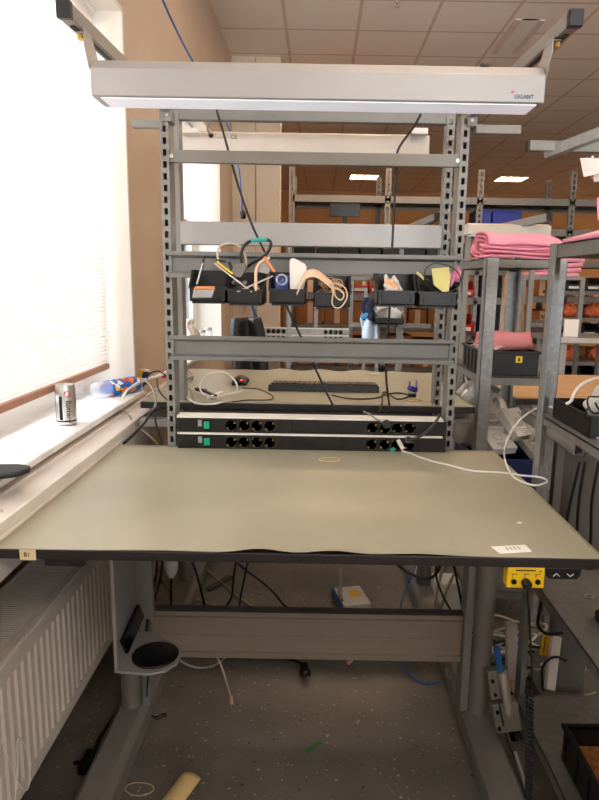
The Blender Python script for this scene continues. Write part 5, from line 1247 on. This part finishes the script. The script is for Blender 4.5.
# trolley frame with pink pile, coat, steel table
ty = 4.5; xa, xb, za = at(524, 276, y=ty).x, at(583, 276, y=ty).x, at(550, 276, y=ty).z
t = thing('frame_trolley', 'light grey open frame trolley with a pink pile on top', 'trolley', ((xa+xb)/2, ty, 0))
for x in (xa, xb):
    for y in (ty, ty+.4): MB().box(x-.014, x+.014, y-.014, y+.014, .03, za).build('post', 'grey_paint', t)
for z in (za, at(550, 323, y=ty).z, .5): 
    MB().box(xa, xb, ty-.012, ty+.012, z-.025, z).build('front_bar', 'grey_paint', t); MB().box(xa, xb, ty, ty+.4, z-.006, z).build('shelf', 'shelf_steel', t)
for k in range(4):
    tag(MB().grid(lambda u, v, k=k: V3(xa+.10+.30*u+.01*k, ty+.05+.3*v, za+.012+.032*k+.006*math.sin(6*u+k)), 12, 6, .028).build('foam_sheet', 'pink_foam'), ['lowest', 'second', 'third', 'topmost'][k]+' pink foam sheet of the pile on the frame trolley', 'foam sheet', 'pink sheets on the trolley')
c = at(515, 300, y=4.2)
t = thing('hanging_coat', 'long greyish beige coat hanging behind the galvanised rack post', 'coat', (c.x, 4.2, .9))
ct, cbm = at(512, 270, y=4.2), at(514, 344, y=4.2)
MB().grid(lambda u, v: V3(ct.x+(cbm.x-ct.x)*v+(u-.5)*(.04+.14*v**.6), 4.2+.03*math.sin(9*u)*v, ct.z+(cbm.z-ct.z)*v), 18, 14, .03).build('coat_body', 'coat_grey', t)
MB().curve([ct+V3(0, 0, -.01), ct+V3(.0, 0, .06), ct+V3(.02, 0, .09)], .006).build('hanger', 'steel', t)
MB().box(ct.x+.01, ct.x+.04, 4.19, 4.22, 0, ct.z+.1).build('stand_post', 'dark_metal', t)
x0, x1 = at(555, 337, y=4.0).x, at(640, 345, y=4.0).x; z_ = at(570, 338, y=4.0).z
t = thing('steel_table', 'blue grey steel table beyond the right rack', 'table', ((x0+x1)/2, 4.3, 0))
MB().box(x0, x1, 4.0, 4.44, z_-.035, z_).build('table_top', 'tin_grey', t, .004)
for xx in (x0+.06, x1-.06):
    for yy in (4.06, 4.38): MB().box(xx-.03, xx+.03, yy-.03, yy+.03, 0, z_-.035).build('leg', 'silver_paint', t)
p = at(571, 333, y=4.1); tag(MB().box(p.x-.045, p.x+.045, 4.1, 4.11, z_+.001, z_+.11).build('notice_card', 'paper'), 'white notice card standing on the blue grey steel table', 'card')
# wooden topped bench beyond the galvanised rack
t = thing('wooden_bench', 'bench with brown wooden top beyond the galvanised rack', 'bench', (1.5, 3.4, 0))
bx0, bx1, by0, by1, bz_ = .935, 2.4, 2.95, 3.75, .80
MB().box(bx0, bx1, by0, by1, bz_-.006, bz_).build('wooden_top', 'bench_wood', t); MB().box(bx0-.004, bx1, by0-.004, by1, bz_-.034, bz_-.006).build('dark_rim', 'dark_metal', t)
for xx in (bx0+.12, bx1-.12): MB().cyl((xx, by0+.4, .05), (xx, by0+.4, bz_-.034), .035, 18).build('column', 'silver_paint', t); MB().box(xx-.04, xx+.04, by0, by1, 0, .05).build('foot', 'silver_paint', t)
# second racking on the right with black labelled bins and orange cloth
t = thing('racking_frame', 'far shelf frame with labelled black bins behind the right rack', 'shelving', (3.0, 6.2, 0))
gx0, gx1 = at(560, 300, y=6.2).x, at(640, 300, y=6.2).x
gz = [at(585, v, y=6.2).z for v in (291, 318, 336, 362, 380)]
for xx in (gx0, gx1): upright(xx, 0, 1.55, 'slotted_upright', t, 6.2, .04, .05, 'grey_paint', .05)
for z in gz: MB().box(gx0, gx1, 6.2, 6.7, z-.035, z).build('shelf', 'shelf_steel', t)
n_ = 0
for i, (z, h_) in enumerate(((gz[0], .12), (gz[2], .10), (gz[4], .12))):
    for k in range(4):
        x = gx0+.11+k*.185; far_bin(x, z, .165, h_, 'black_plastic', '%s labelled black bin on the %s shelf behind the right rack' % (ORD[k], ['top', 'middle', 'bottom'][i]), 'labelled black bins behind the right rack', 6.17)
for k, (z, x) in enumerate(((gz[1], gx0+.17), (gz[1], gx0+.42), (gz[3], gx0+.2), (gz[3], gx0+.5))):
    blob_bag('orange_bundle', ['left', 'right'][k % 2]+' orange cloth bundle on the '+['upper', 'lower'][k//2]+' shelf behind the right rack', V3(x, 6.4, z), .10, .08, .12, 'orange_cloth', 20+k)
# white clutter on the further sill
for k, (u, v, s_, l) in enumerate(((192, 352, .06, 'left white crumpled bag on the further window sill'), (207, 350, .05, 'middle white crumpled bag on the further window sill'))):
    c = at(u, v, z=.885); blob_bag('plastic_bag', l, V3(-.79, c.y, .882), s_, s_*1.6, .17, 'white_film', 30+k)
for k, (yy, l) in enumerate(((4.25, 'first clear jar on the further window sill'), (4.5, 'second clear jar on the further window sill'))):
    t = thing('glass_jar', l, 'jar', (-.77, yy, .882)); MB().lathe([(0, 0), (.028, .001), (.03, .06), (.024, .075), (.024, .09), (0, .091)], (-.77, yy, .882), 18).build('jar_body', 'clear_plastic', t); MB().lathe([(0, .091), (.026, .091), (.026, .105), (0, .106)], (-.77, yy, .882), 16).build('lid', 'tin_grey', t)
# brown door leaf in the far wall
t = bpy.data.objects.new('door_1', None); COL.objects.link(t); t['kind'] = 'structure'; p = at(284, 220, y=12.9); t.location = (p.x, 12.9, 0)
MB().box(p.x-.25, p.x+.6, 12.93, 12.99, 0, 2.4).build('door_leaf', 'cardboard', t); MB().box(p.x+.5, p.x+.55, 12.9, 12.93, 1.0, 1.05).build('door_handle', 'steel', t)
# ================================================================ LIGHT
wd = bpy.data.worlds.new('world'); S.world = wd; wd.use_nodes = True
bg = wd.node_tree.nodes['Background']; bg.inputs['Color'].default_value = (.86, .94, 1, 1); bg.inputs['Strength'].default_value = 2.2
def area(name, loc, rot, sx, sy, e, c=(1, 1, 1)):
    l = bpy.data.lights.new(name, 'AREA'); l.shape = 'RECTANGLE'; l.size = sx; l.size_y = sy; l.energy = e; l.color = c
    o = bpy.data.objects.new(name, l); COL.objects.link(o); o.location = loc; o.rotation_euler = rot; return o
area('daylight', (-2.0, .8, 2.9), (0, -PI/2+.8, 0), 2.2, 4.4, 470, (.93, .97, 1))
area('daylight', (2.7, -3.8, 1.3), (PI/2+.8, 0, 0), 5.0, 1.6, 680, (.96, .98, 1))  # added frontal fill, shining in through the added rear window
area('daylight', (-1.7, 4.0, 2.1), (0, -PI/2+.4, 0), 2.0, 1.8, 80, (.93, .97, 1))
S.view_settings.view_transform = 'Standard'; S.view_settings.look = 'None'; S.view_settings.gamma = 1; S.view_settings.exposure = .3
S.cycles.max_bounces = 8; S.cycles.diffuse_bounces = 5; S.cycles.transparent_max_bounces = 16; S.cycles.use_denoising = True
S.cycles.sample_clamp_indirect = 6; S.cycles.caustics_reflective = False; S.cycles.caustics_refractive = False
